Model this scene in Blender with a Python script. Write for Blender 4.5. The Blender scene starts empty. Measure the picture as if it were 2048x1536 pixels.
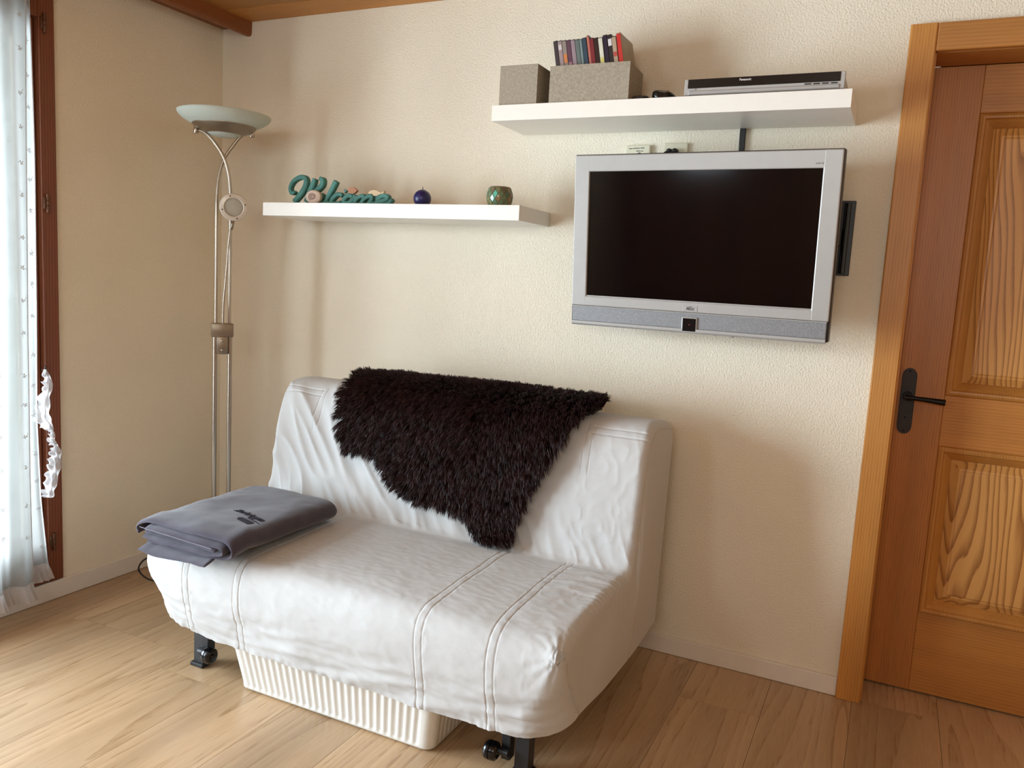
import bpy, bmesh, math, random
import numpy as np
from mathutils import Vector, Matrix

random.seed(7)
RNG = np.random.default_rng(7)
SC = bpy.context.scene
COL = SC.collection
PI = math.pi

# ------------------------------------------------------------------ camera
cam_d = bpy.data.cameras.new('camera')
cam = bpy.data.objects.new('camera', cam_d)
COL.objects.link(cam)
SC.camera = cam
F_PX, YAW, PITCH, ROLL = 1605.6, 0.440435, 0.128358, 0.055297
fwd = Vector((-math.sin(YAW) * math.cos(PITCH), math.cos(YAW) * math.cos(PITCH), -math.sin(PITCH)))
r0 = Vector((math.cos(YAW), math.sin(YAW), 0))
u0 = r0.cross(fwd)
rt = math.cos(ROLL) * r0 + math.sin(ROLL) * u0
up = rt.cross(fwd)
cm = Matrix(((rt.x, up.x, -fwd.x), (rt.y, up.y, -fwd.y), (rt.z, up.z, -fwd.z))).to_4x4()
cm.translation = Vector((2.72306, -2.68678, 1.26858))
cam.matrix_world = cm
cam_d.sensor_width = 36.0
cam_d.lens = F_PX / 2048 * 36.0
cam_d.clip_start = 0.02

# ------------------------------------------------------------------ light
SC.view_settings.view_transform = 'Standard'
SC.view_settings.look = 'None'
SC.view_settings.gamma = 1
SC.view_settings.exposure = 0.32
SC.view_settings.use_curve_mapping = False
world = bpy.data.worlds.new('overcast_sky')
SC.world = world
world.use_nodes = True
wn = world.node_tree.nodes
wn['Background'].inputs['Color'].default_value = (0.80, 0.90, 1.0, 1)
wn['Background'].inputs['Strength'].default_value = 1.9

def area(name, loc, direction, sx, sy, power, color):
    d = bpy.data.lights.new(name, 'AREA')
    d.shape = 'RECTANGLE'
    d.size, d.size_y, d.energy, d.color = sx, sy, power, color
    o = bpy.data.objects.new(name, d)
    COL.objects.link(o)
    o.location = loc
    o.rotation_euler = Vector(direction).to_track_quat('-Z', 'Y').to_euler()
    return o

# daylight standing in the tall balcony door on the left and in the window of the wall behind the camera
area('daylight_balcony_door', (-1.10, -2.30, 1.00), (1, 0.0, 0.0), 2.4, 1.7, 345, (0.77, 0.885, 1.0))
area('daylight_rear_window', (2.75, -4.78, 1.85), (0, 1, 0), 1.6, 0.75, 26, (1.0, 0.92, 0.80))
area('daylight_small_window', (0.72, -4.78, 1.85), (0, 1, 0), 0.5, 0.75, 14, (0.84, 0.92, 1.0))

# ------------------------------------------------------------------ helpers
def lin(c):
    return tuple(((v / 255) / 12.92 if v / 255 <= 0.04045 else ((v / 255 + 0.055) / 1.055) ** 2.4) for v in c) + (1.0,)

class MB:
    """collects vertices and faces for one mesh object"""
    def __init__(s):
        s.v, s.f = [], []
    def add(s, v, f):
        b = len(s.v)
        s.v += [tuple(p) for p in v]
        s.f += [tuple(i + b for i in q) for q in f]
        return s
    def box(s, x0, x1, y0, y1, z0, z1, bev=0.0):
        if bev <= 0:
            v = [(x, y, z) for z in (z0, z1) for y in (y0, y1) for x in (x0, x1)]
            return s.add(v, [(0, 2, 3, 1), (4, 5, 7, 6), (0, 1, 5, 4), (2, 6, 7, 3), (0, 4, 6, 2), (1, 3, 7, 5)])
        bm = bmesh.new()
        bmesh.ops.create_cube(bm, size=1)
        for w in bm.verts:
            w.co = Vector(((x0 + x1) / 2 + w.co.x * (x1 - x0), (y0 + y1) / 2 + w.co.y * (y1 - y0), (z0 + z1) / 2 + w.co.z * (z1 - z0)))
        bmesh.ops.bevel(bm, geom=list(bm.edges), offset=bev, segments=2, affect='EDGES', profile=0.5)
        bm.verts.index_update()
        s.add([w.co[:] for w in bm.verts], [[w.index for w in q.verts] for q in bm.faces])
        bm.free()
        return s
    def lathe(s, prof, c=(0, 0, 0), n=40, rot=None):
        """prof: (radius, height) pairs turned about z"""
        v, f, m = [], [], len(prof)
        for i in range(n):
            a = 2 * PI * i / n
            for r, h in prof:
                p = Vector((r * math.cos(a), r * math.sin(a), h))
                if rot is not None:
                    p = rot @ p
                v.append((p.x + c[0], p.y + c[1], p.z + c[2]))
        for i in range(n):
            j = (i + 1) % n
            for k in range(m - 1):
                f.append((i * m + k, j * m + k, j * m + k + 1, i * m + k + 1))
        return s.add(v, f)
    def tube(s, pts, r, n=10, cap=True, flat=None):
        """round (or, with flat=(w, h, normal), rectangular) section swept along pts"""
        P = [Vector(p) for p in pts]
        R = r if isinstance(r, (list, tuple)) else [r] * len(P)
        v, f = [], []
        ref = None
        for i, p in enumerate(P):
            t = (P[min(i + 1, len(P) - 1)] - P[max(i - 1, 0)]).normalized()
            if flat is not None:
                nn = Vector(flat[2]).normalized()
                sd = t.cross(nn).normalized()
                w, h = R[i], flat[1] / 2
                b = min(w, h) * 0.35
                sec = [(-w, -h + b), (-w, h - b), (-w + b, h), (w - b, h), (w, h - b), (w, -h + b), (w - b, -h), (-w + b, -h)]
                for a, c in sec:
                    v.append(p + sd * a + nn * c)
                n = 8
            else:
                if ref is None:
                    ref = t.orthogonal().normalized()
                ref = (ref - t * ref.dot(t)).normalized()
                b2 = t.cross(ref)
                for k in range(n):
                    a = 2 * PI * k / n
                    v.append(p + (ref * math.cos(a) + b2 * math.sin(a)) * R[i])
        for i in range(len(P) - 1):
            for k in range(n):
                l = (k + 1) % n
                f.append((i * n + k, i * n + l, (i + 1) * n + l, (i + 1) * n + k))
        if cap:
            f.append(tuple(range(n))[::-1])
            f.append(tuple((len(P) - 1) * n + k for k in range(n)))
        return s.add(v, f)
    def prism(s, poly, y0, y1, axis='y'):
        """closed polygon in the xz plane extruded along y (or in xy along z, yz along x)"""
        n = len(poly)
        mk = {'y': lambda a, b, c: (a, c, b), 'z': lambda a, b, c: (a, b, c), 'x': lambda a, b, c: (c, a, b)}[axis]
        v = [mk(a, b, y0) for a, b in poly] + [mk(a, b, y1) for a, b in poly]
        f = [tuple(range(n)), tuple(range(2 * n - 1, n - 1, -1))]
        f += [(i, n + i, n + (i + 1) % n, (i + 1) % n) for i in range(n)]
        return s.add(v, f)
    def grid(s, P):
        """P: array (nu, nv, 3)"""
        nu, nv = P.shape[:2]
        b = len(s.v)
        s.v += [tuple(q) for q in P.reshape(-1, 3).tolist()]
        for i in range(nu - 1):
            for j in range(nv - 1):
                a = b + i * nv + j
                s.f.append((a, a + 1, a + nv + 1, a + nv))
        return s

ORIGIN = {}

def build(name, mb, mat, parent=None, smooth=False, local=False, angle=None, fix=True, **props):
    """link one mesh object; world coordinates are taken relative to the root's location"""
    o0 = Vector((0, 0, 0)) if (parent is None or local) else ORIGIN[parent.name]
    me = bpy.data.meshes.new(name)
    me.from_pydata([(a - o0.x, b - o0.y, c - o0.z) for a, b, c in mb.v], [], mb.f)
    if fix:
        bm = bmesh.new()
        bm.from_mesh(me)
        bmesh.ops.recalc_face_normals(bm, faces=bm.faces)
        bm.to_mesh(me)
        bm.free()
    if mat is not None:
        me.materials.append(mat)
    if smooth:
        me.polygons.foreach_set('use_smooth', [True] * len(me.polygons))
        if angle:
            me.set_sharp_from_angle(angle=math.radians(angle))
    o = bpy.data.objects.new(name, me)
    COL.objects.link(o)
    if parent is not None:
        o.parent = parent
        ORIGIN[o.name] = o0
    else:
        ORIGIN[o.name] = Vector((0, 0, 0))
    for k, q in props.items():
        o[k] = q
    return o

def tag(o, label, cat, group=None):
    o['label'] = label
    o['category'] = cat
    if group:
        o['group'] = group
    return o

def thing(name, loc, label=None, cat=None, group=None, rot=(0, 0, 0), kind=None):
    o = bpy.data.objects.new(name, None)
    o.empty_display_size = 0.05
    COL.objects.link(o)
    o.location = loc
    o.rotation_euler = rot
    ORIGIN[o.name] = Vector(loc)
    if label:
        tag(o, label, cat, group)
    if kind:
        o['kind'] = kind
    return o

def spline(pts, n=8):
    P = [Vector(p) for p in pts]
    P = [2 * P[0] - P[1]] + P + [2 * P[-1] - P[-2]]
    out = []
    for i in range(1, len(P) - 2):
        a, b, c, d = P[i - 1:i + 3]
        for k in range(n):
            t = k / n
            out.append(0.5 * ((2 * b) + (c - a) * t + (2 * a - 5 * b + 4 * c - d) * t * t + (3 * b - a - 3 * c + d) * t ** 3))
    out.append(P[-2])
    return out

def pnoise(x, y, seed=0):
    """2-D gradient noise, about -1..1"""
    g = np.random.default_rng(seed).uniform(0, 2 * PI, (64, 64))
    xi, yi = np.floor(x).astype(int), np.floor(y).astype(int)
    xf, yf = x - xi, y - yi
    u, v = xf * xf * xf * (xf * (xf * 6 - 15) + 10), yf * yf * yf * (yf * (yf * 6 - 15) + 10)
    def gr(a, b, dx, dy):
        t = g[a % 64, b % 64]
        return np.cos(t) * dx + np.sin(t) * dy
    n00, n10 = gr(xi, yi, xf, yf), gr(xi + 1, yi, xf - 1, yf)
    n01, n11 = gr(xi, yi + 1, xf, yf - 1), gr(xi + 1, yi + 1, xf - 1, yf - 1)
    return 1.5 * ((n00 * (1 - u) + n10 * u) * (1 - v) + (n01 * (1 - u) + n11 * u) * v)

def text_part(name, body, size, mat, parent, frame, depth=0.0006, bold=0.0, space=1.0, shear=0.0, **props):
    """flat lettering; frame = 4x4 matrix from text plane to the parent's space"""
    c = bpy.data.curves.new('lettering', 'FONT')
    c.body, c.size, c.align_x, c.align_y = body, size, 'CENTER', 'CENTER'
    c.extrude, c.offset, c.space_character, c.shear = depth, bold, space, shear
    t = bpy.data.objects.new('lettering_source', c)
    COL.objects.link(t)
    dg = bpy.context.evaluated_depsgraph_get()
    me = bpy.data.meshes.new_from_object(t.evaluated_get(dg))
    bpy.data.objects.remove(t)
    me.transform(frame)
    me.name = name
    me.materials.clear()
    me.materials.append(mat)
    o = bpy.data.objects.new(name, me)
    COL.objects.link(o)
    o.parent = parent
    ORIGIN[o.name] = ORIGIN.get(parent.name, Vector((0, 0, 0)))
    for k, q in props.items():
        o[k] = q
    return o

# ------------------------------------------------------------------ materials
def new_mat(name):
    m = bpy.data.materials.new(name)
    m.use_nodes = True
    nt = m.node_tree
    return m, nt, nt.nodes['Principled BSDF'], nt.nodes, nt.links

def simple(name, rgb, rough=0.5, metal=0.0, spec=0.5, var=0.06, scale=30.0, bump=0.0, bscale=200.0, stretch=(1, 1, 1), sheen=0.0, coat=0.0):
    m, nt, p, N, L = new_mat(name)
    c = lin(rgb)
    tc = N.new('ShaderNodeTexCoord')
    mp = N.new('ShaderNodeMapping')
    mp.inputs['Scale'].default_value = stretch
    L.new(tc.outputs['Object'], mp.inputs['Vector'])
    ns = N.new('ShaderNodeTexNoise')
    ns.inputs['Scale'].default_value = scale
    ns.inputs['Detail'].default_value = 4
    L.new(mp.outputs[0], ns.inputs['Vector'])
    rp = N.new('ShaderNodeValToRGB')
    rp.color_ramp.elements[0].color = tuple(v * (1 - var) for v in c[:3]) + (1,)
    rp.color_ramp.elements[1].color = tuple(min(1, v * (1 + var)) for v in c[:3]) + (1,)
    rp.color_ramp.elements[0].position, rp.color_ramp.elements[1].position = 0.3, 0.7
    L.new(ns.outputs['Fac'], rp.inputs['Fac'])
    L.new(rp.outputs[0], p.inputs['Base Color'])
    p.inputs['Roughness'].default_value = rough
    p.inputs['Metallic'].default_value = metal
    p.inputs['Specular IOR Level'].default_value = spec
    p.inputs['Sheen Weight'].default_value = sheen
    p.inputs['Coat Weight'].default_value = coat
    if bump:
        n2 = N.new('ShaderNodeTexNoise')
        n2.inputs['Scale'].default_value = bscale
        n2.inputs['Detail'].default_value = 3
        L.new(mp.outputs[0], n2.inputs['Vector'])
        b = N.new('ShaderNodeBump')
        b.inputs['Strength'].default_value = 1.0
        b.inputs['Distance'].default_value = bump
        L.new(n2.outputs['Fac'], b.inputs['Height'])
        L.new(b.outputs[0], p.inputs['Normal'])
    return m

def wood(name, light, dark, axis='z', freq=55.0, distort=3.0, rough=0.4, lowscale=2.2, per_object=False, mottle=0.25, fine=0.5, sharp=(0.25, 0.8), knots=None, squash=0.07):
    """grain running along one axis: stretched rings plus fine pores"""
    m, nt, p, N, L = new_mat(name)
    tc = N.new('ShaderNodeTexCoord')
    src = tc.outputs['Object']
    if per_object:
        oi = N.new('ShaderNodeObjectInfo')
        mul = N.new('ShaderNodeVectorMath')
        mul.operation = 'MULTIPLY_ADD'
        cx = N.new('ShaderNodeCombineXYZ')
        for k in range(3):
            L.new(oi.outputs['Random'], cx.inputs[k])
        mul.inputs[1].default_value = (17.3, 31.7, 23.9)
        L.new(cx.outputs[0], mul.inputs[0])
        L.new(src, mul.inputs[2])
        src = mul.outputs[0]
    st = {'x': (squash, 1, 1), 'y': (1, squash, 1), 'z': (1, 1, squash)}[axis]
    mp = N.new('ShaderNodeMapping')
    mp.inputs['Scale'].default_value = st
    L.new(src, mp.inputs['Vector'])
    lo = N.new('ShaderNodeTexNoise')
    lo.inputs['Scale'].default_value = lowscale
    lo.inputs['Detail'].default_value = 3
    lo.inputs['Roughness'].default_value = 0.45
    L.new(mp.outputs[0], lo.inputs['Vector'])
    sx = N.new('ShaderNodeSeparateXYZ')
    L.new(mp.outputs[0], sx.inputs[0])
    a = N.new('ShaderNodeMath'); a.operation = 'ADD'
    if axis == 'x':
        L.new(sx.outputs[1], a.inputs[0]); L.new(sx.outputs[2], a.inputs[1])
    elif axis == 'y':
        L.new(sx.outputs[0], a.inputs[0]); L.new(sx.outputs[2], a.inputs[1])
    else:
        L.new(sx.outputs[0], a.inputs[0]); L.new(sx.outputs[1], a.inputs[1])
    f1 = N.new('ShaderNodeMath'); f1.operation = 'MULTIPLY'; f1.inputs[1].default_value = freq
    L.new(a.outputs[0], f1.inputs[0])
    f2 = N.new('ShaderNodeMath'); f2.operation = 'MULTIPLY_ADD'; f2.inputs[1].default_value = distort * 6
    L.new(lo.outputs['Fac'], f2.inputs[0]); L.new(f1.outputs[0], f2.inputs[2])
    fr = N.new('ShaderNodeMath'); fr.operation = 'FRACT'
    L.new(f2.outputs[0], fr.inputs[0])
    fi = N.new('ShaderNodeTexNoise')
    fi.inputs['Scale'].default_value = 160
    fi.inputs['Detail'].default_value = 5
    L.new(mp.outputs[0], fi.inputs['Vector'])
    mx = N.new('ShaderNodeMath'); mx.operation = 'MULTIPLY_ADD'; mx.inputs[1].default_value = fine
    L.new(fi.outputs['Fac'], mx.inputs[0]); L.new(fr.outputs[0], mx.inputs[2])
    sb = N.new('ShaderNodeMath'); sb.operation = 'SUBTRACT'; sb.inputs[1].default_value = fine * 0.5
    L.new(mx.outputs[0], sb.inputs[0])
    rp = N.new('ShaderNodeValToRGB')
    e = rp.color_ramp.elements
    e[0].position, e[1].position = sharp
    e[0].color, e[1].color = lin(light), lin(dark)
    e2 = e.new(0.97)
    e2.color = tuple((x + y) / 2 for x, y in zip(lin(light), lin(dark)))
    L.new(sb.outputs[0], rp.inputs['Fac'])
    big = N.new('ShaderNodeTexNoise')
    big.inputs['Scale'].default_value = 5
    big.inputs['Detail'].default_value = 2
    L.new(mp.outputs[0], big.inputs['Vector'])
    hv = N.new('ShaderNodeHueSaturation')
    vm = N.new('ShaderNodeMapRange')
    vm.inputs['From Min'].default_value, vm.inputs['From Max'].default_value = 0.3, 0.7
    vm.inputs['To Min'].default_value, vm.inputs['To Max'].default_value = 1 - mottle, 1 + mottle
    L.new(big.outputs['Fac'], vm.inputs['Value'])
    val = vm.outputs[0]
    if per_object:
        pr = N.new('ShaderNodeMapRange')
        pr.inputs['To Min'].default_value, pr.inputs['To Max'].default_value = 0.90, 1.10
        L.new(oi.outputs['Random'], pr.inputs['Value'])
        mm = N.new('ShaderNodeMath'); mm.operation = 'MULTIPLY'
        L.new(val, mm.inputs[0]); L.new(pr.outputs[0], mm.inputs[1])
        val = mm.outputs[0]
    L.new(val, hv.inputs['Value'])
    L.new(rp.outputs[0], hv.inputs['Color'])
    out = hv.outputs[0]
    if knots:
        vo = N.new('ShaderNodeTexVoronoi')
        vo.inputs['Scale'].default_value = knots
        km = N.new('ShaderNodeMapping')
        km.inputs['Scale'].default_value = {'x': (0.4, 1, 1), 'y': (1, 0.4, 1), 'z': (1, 1, 0.4)}[axis]
        L.new(src, km.inputs['Vector'])
        L.new(km.outputs[0], vo.inputs['Vector'])
        kr = N.new('ShaderNodeMapRange')
        kr.inputs['From Min'].default_value, kr.inputs['From Max'].default_value = 0.03, 0.13
        kr.inputs['To Min'].default_value, kr.inputs['To Max'].default_value = 0.75, 0.0
        L.new(vo.outputs['Distance'], kr.inputs['Value'])
        mk = N.new('ShaderNodeMix'); mk.data_type = 'RGBA'
        mk.inputs['B'].default_value = tuple(v * 0.35 for v in lin(dark)[:3]) + (1,)
        L.new(kr.outputs[0], mk.inputs['Factor']); L.new(out, mk.inputs['A'])
        out = mk.outputs['Result']
    L.new(out, p.inputs['Base Color'])
    p.inputs['Roughness'].default_value = rough
    b = N.new('ShaderNodeBump')
    b.inputs['Distance'].default_value = 0.0004
    b.inputs['Strength'].default_value = 0.5
    L.new(sb.outputs[0], b.inputs['Height'])
    L.new(b.outputs[0], p.inputs['Normal'])
    return m

def plaster(name, rgb):
    m, nt, p, N, L = new_mat(name)
    tc = N.new('ShaderNodeTexCoord')
    ns = N.new('ShaderNodeTexNoise')
    ns.inputs['Scale'].default_value = 165
    ns.inputs['Detail'].default_value = 3
    ns.inputs['Roughness'].default_value = 0.6
    L.new(tc.outputs['Object'], ns.inputs['Vector'])
    n2 = N.new('ShaderNodeTexNoise')
    n2.inputs['Scale'].default_value = 3
    L.new(tc.outputs['Object'], n2.inputs['Vector'])
    rp = N.new('ShaderNodeValToRGB')
    c = lin(rgb)
    rp.color_ramp.elements[0].position, rp.color_ramp.elements[1].position = 0.3, 0.7
    rp.color_ramp.elements[0].color = tuple(v * 0.97 for v in c[:3]) + (1,)
    rp.color_ramp.elements[1].color = tuple(v * 1.02 for v in c[:3]) + (1,)
    L.new(n2.outputs['Fac'], rp.inputs['Fac'])
    L.new(rp.outputs[0], p.inputs['Base Color'])
    p.inputs['Roughness'].default_value = 0.9
    p.inputs['Specular IOR Level'].default_value = 0.2
    b = N.new('ShaderNodeBump')
    b.inputs['Distance'].default_value = 0.005
    b.inputs['Strength'].default_value = 0.8
    L.new(ns.outputs['Fac'], b.inputs['Height'])
    L.new(b.outputs[0], p.inputs['Normal'])
    return m

M = {}
M['plaster'] = plaster('cream_roughcast_plaster', (236, 227, 208))
M['white_paint'] = simple('white_paint', (226, 218, 208), 0.45, var=0.02)
M['lacquer'] = simple('white_lacquer', (236, 232, 224), 0.35, var=0.01)
M['pine_v'] = wood('stained_pine_upright', (188, 130, 62), (156, 98, 40), 'z', 120, 2.2, 0.42, fine=1.0, sharp=(0.15, 1.0))
M['pine_stile'] = wood('stained_pine_stile', (180, 116, 52), (142, 84, 34), 'z', 130, 2.4, 0.42, fine=1.0, sharp=(0.15, 1.0))
M['pine_h'] = wood('stained_pine_crosswise', (184, 124, 58), (158, 100, 44), 'x', 95, 2.6, 0.42, fine=1.0, sharp=(0.1, 1.0))
M['pine_panel'] = wood('stained_pine_flat_sawn', (204, 150, 84), (144, 92, 42), 'z', 30, 6.0, 0.40, lowscale=2.7, fine=0.25, sharp=(0.50, 0.96), mottle=0.10, squash=0.13)
M['ceiling_wood'] = wood('ceiling_pine', (182, 126, 58), (158, 102, 42), 'x', 60, 3.0, 0.5, per_object=True, fine=0.9, knots=5)
M['beam_wood'] = wood('beam_pine', (140, 80, 32), (118, 62, 22), 'y', 90, 2.0, 0.45, fine=0.9)
M['dark_wood'] = wood('dark_stained_window_wood', (118, 62, 34), (94, 46, 24), 'z', 100, 2.0, 0.45, fine=0.9)
M['oak'] = wood('oak_floor_board', (182, 152, 118), (156, 124, 90), 'y', 15, 4.4, 0.30, per_object=True, mottle=0.20, fine=1.9, sharp=(0.0, 1.0), knots=3.2)
M['joint'] = simple('floor_joint', (70, 48, 30), 0.8)
M['cover'] = simple('off_white_cotton', (193, 193, 192), 0.85, spec=0.15, var=0.015, bump=0.0006, bscale=700, sheen=0.15)
M['piping'] = simple('off_white_seam', (190, 176, 156), 0.9)
M['black_metal'] = simple('black_powder_coat', (28, 30, 34), 0.45, var=0.1)
M['black_rubber'] = simple('black_rubber', (18, 18, 20), 0.5)
M['nickel'] = simple('brushed_nickel', (176, 168, 156), 0.28, 1.0, var=0.05, scale=60, stretch=(1, 1, 0.05))
M['nickel_dull'] = simple('matt_nickel', (150, 140, 126), 0.4, 1.0, var=0.06)
M['pelt'] = simple('sheepskin_hide', (24, 13, 13), 0.95)
M['fur'] = simple('dark_brown_wool', (42, 22, 22), 0.6, spec=0.25, var=0.5, scale=26)
M['fleece'] = simple('charcoal_fleece', (70, 65, 76), 0.95, spec=0.1, var=0.08, scale=40, bump=0.0008, bscale=500, sheen=0.35)
M['stitch'] = simple('dark_thread', (34, 32, 44), 0.9)
M['stitch_light'] = simple('grey_thread', (138, 136, 150), 0.9)
M['plastic_white'] = simple('white_plastic', (222, 222, 216), 0.4, var=0.02)
M['silver'] = simple('silver_plastic', (166, 164, 162), 0.4, 0.25, var=0.02)
M['silver_light'] = simple('pale_silver_plastic', (172, 170, 167), 0.35, 0.15, var=0.02)
M['speaker'] = simple('grey_speaker_mesh', (132, 132, 134), 0.55, 0.3, var=0.25, scale=420)
M['screen'] = simple('black_glass_screen', (5, 5, 7), 0.09, spec=0.5, var=0.0)
M['black_gloss'] = simple('black_gloss_plastic', (10, 9, 11), 0.2, var=0.0)
M['black_plastic'] = simple('black_plastic', (16, 15, 16), 0.4)
M['red_led'] = simple('red_lamp', (150, 30, 34), 0.3)
M['felt'] = simple('grey_marbled_felt', (158, 148, 132), 0.95, spec=0.1, var=0.16, scale=130, bump=0.001, bscale=260)
M['teal'] = simple('teal_painted_wood', (70, 126, 118), 0.7, var=0.2, scale=30)
M['shell'] = simple('pale_wooden_shell', (204, 184, 168), 0.8)
M['shell_line'] = simple('engraved_line', (120, 74, 60), 0.9)
M['pink'] = simple('dusty_pink_wood', (178, 128, 100), 0.8)
M['cream_wood'] = simple('cream_wood', (216, 192, 158), 0.8)
M['candle'] = simple('navy_wax', (26, 26, 84), 0.35, var=0.05)
M['wick'] = simple('wick', (40, 34, 34), 0.9)
M['ivory'] = simple('ivory_plate', (216, 210, 186), 0.45, var=0.02)
M['ink'] = simple('grey_print', (90, 84, 78), 0.8)
M['white_print'] = simple('white_print', (214, 210, 206), 0.5)
M['iron'] = simple('blackened_iron', (52, 48, 48), 0.5, 0.6, var=0.12)
M['iron_dark'] = simple('dark_iron', (26, 22, 20), 0.4, 0.6)
M['hinge_brown'] = simple('bronze_hinge', (104, 72, 54), 0.4, 0.7)
M['leaf'] = simple('green_leaves', (96, 128, 62), 0.8, var=0.4, scale=8)
M['terrace'] = simple('pale_terrace_slab', (196, 200, 204), 0.8)
M['grass'] = simple('meadow', (110, 138, 70), 0.9, var=0.25)

def glass_mat():
    m, nt, p, N, L = new_mat('clear_glass')
    N.remove(p)
    tr, gl, mx, lw = N.new('ShaderNodeBsdfTransparent'), N.new('ShaderNodeBsdfGlossy'), N.new('ShaderNodeMixShader'), N.new('ShaderNodeLayerWeight')
    gl.inputs['Roughness'].default_value = 0.02
    tr.inputs['Color'].default_value = (0.97, 0.985, 0.98, 1)
    pw, ma = N.new('ShaderNodeMath'), N.new('ShaderNodeMath')
    pw.operation, ma.operation = 'POWER', 'MULTIPLY_ADD'
    pw.inputs[1].default_value = 4.0
    ma.inputs[1].default_value, ma.inputs[2].default_value = 0.55, 0.04
    L.new(lw.outputs['Facing'], pw.inputs[0]); L.new(pw.outputs[0], ma.inputs[0])
    L.new(ma.outputs[0], mx.inputs[0]); L.new(tr.outputs[0], mx.inputs[1]); L.new(gl.outputs[0], mx.inputs[2])
    L.new(mx.outputs[0], N['Material Output'].inputs['Surface'])
    return m
M['glass'] = glass_mat()

def sheer_mat(name, rgb, see):
    m, nt, p, N, L = new_mat(name)
    N.remove(p)
    tr, tl, df = N.new('ShaderNodeBsdfTransparent'), N.new('ShaderNodeBsdfTranslucent'), N.new('ShaderNodeBsdfDiffuse')
    tl.inputs['Color'].default_value = df.inputs['Color'].default_value = lin(rgb)
    m1, m2 = N.new('ShaderNodeMixShader'), N.new('ShaderNodeMixShader')
    m1.inputs[0].default_value = 0.5
    L.new(df.outputs[0], m1.inputs[1]); L.new(tl.outputs[0], m1.inputs[2])
    tc, ns, mr = N.new('ShaderNodeTexCoord'), N.new('ShaderNodeTexNoise'), N.new('ShaderNodeMapRange')
    ns.inputs['Scale'].default_value = 14
    L.new(tc.outputs['Object'], ns.inputs['Vector'])
    L.new(ns.outputs['Fac'], mr.inputs['Value'])
    mr.inputs['To Min'].default_value, mr.inputs['To Max'].default_value = see - 0.06, see + 0.06
    L.new(mr.outputs[0], m2.inputs[0])
    L.new(m1.outputs[0], m2.inputs[1]); L.new(tr.outputs[0], m2.inputs[2])
    L.new(m2.outputs[0], N['Material Output'].inputs['Surface'])
    return m
M['sheer'] = sheer_mat('white_sheer_cotton', (172, 173, 170), 0.19)
M['sheer_dense'] = sheer_mat('gathered_white_cotton', (222, 220, 220), 0.08)
M['frosted'] = sheer_mat('frosted_glass', (226, 234, 228), 0.08)
M['lens'] = simple('etched_lens', (176, 176, 166), 0.3)
M['ring_white'] = simple('pearl_plastic', (214, 206, 196), 0.3, 0.15)

# ------------------------------------------------------------------ the room
X1, Y1, H = 4.4, -4.6, 2.28          # right wall, rear wall, ceiling
DX0, DX1, DH = 2.742, 3.562, 1.985   # door opening
WY0, WY1, WZ0, WZ1 = -2.72, -0.80, 0.085, 2.13   # balcony door opening

fl = build('floor', MB().box(-0.2, X1 + 0.2, Y1 - 0.2, 0.4, -0.06, -0.006), M['joint'], kind='structure')
PW, PL = 0.246, 1.28
plank_mesh = {}
def plank(x, y0, y1):
    L = round(y1 - y0, 4)
    if L not in plank_mesh:
        me = bpy.data.meshes.new('plank')
        bm = bmesh.new()
        bmesh.ops.create_cube(bm, size=1)
        for w in bm.verts:
            w.co = Vector((w.co.x * (PW - 0.0011), w.co.y * (L - 0.0009), w.co.z * 0.006 - 0.003))
        bm.to_mesh(me); bm.free()
        me.materials.append(M['oak'])
        plank_mesh[L] = me
    o = bpy.data.objects.new('plank', plank_mesh[L])
    COL.objects.link(o)
    o.parent = fl
    o.location = (x, (y0 + y1) / 2, 0)
offs = [0.55, -0.02, -0.87, -0.38, -0.98, -0.15, -0.70, 0.05, -0.52, -1.10, -0.28, -0.80, 0.0, -0.6, -0.2, -0.95, -0.4, -0.1, -0.7]
for k in range(-1, 18):
    xc = 0.507 + PW * (k - 2) + PW / 2
    j = offs[(k + 1) % len(offs)] if k != 2 else -0.87
    while j < 0.2:
        j += PL
    y = j
    while y > Y1:
        a, b = max(y - PL, Y1), min(y, 0.22)
        if b - a > 0.02:
            plank(xc, a, b)
        y -= PL

mb = MB()
mb.box(-0.2, DX0, 0, 0.26, 0, H + 0.1)
mb.box(DX1, X1 + 0.2, 0, 0.26, 0, H + 0.1)
mb.box(DX0, DX1, 0, 0.26, DH + 0.02, H + 0.1)
build('wall_back', mb, M['plaster'], kind='structure')
mb = MB()
mb.box(-0.2, 0, WY1, 0, 0, H + 0.1)
mb.box(-0.2, 0, Y1, WY0, 0, H + 0.1)
mb.box(-0.2, 0, WY0, WY1, 0, WZ0)
mb.box(-0.2, 0, WY0, WY1, WZ1, H + 0.1)
build('wall_left', mb, M['plaster'], kind='structure')
build('wall_right', MB().box(X1, X1 + 0.2, Y1, 0, 0, H + 0.1), M['plaster'], kind='structure')
build('added_bounce_wainscot', MB().box(X1 - 0.02, X1, Y1, 0, 0, 1.25), M['pine_v'], kind='structure')  # unseen pine wainscot, added to bounce warm light onto the sofa's right side
mb = MB()
REAR = [(0.45, 1.00), (1.92, 3.58)]
RZ0, RZ1 = 1.45, 2.23
mb.box(-0.2, X1 + 0.2, Y1 - 0.2, Y1, 0, RZ0)
mb.box(-0.2, X1 + 0.2, Y1 - 0.2, Y1, RZ1, H + 0.1)
for a, b in ((-0.2, 0.45), (1.00, 1.92), (3.58, X1 + 0.2)):
    mb.box(a, b, Y1 - 0.2, Y1, RZ0, RZ1)
build('wall_front', mb, M['pine_v'], kind='structure')

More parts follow.
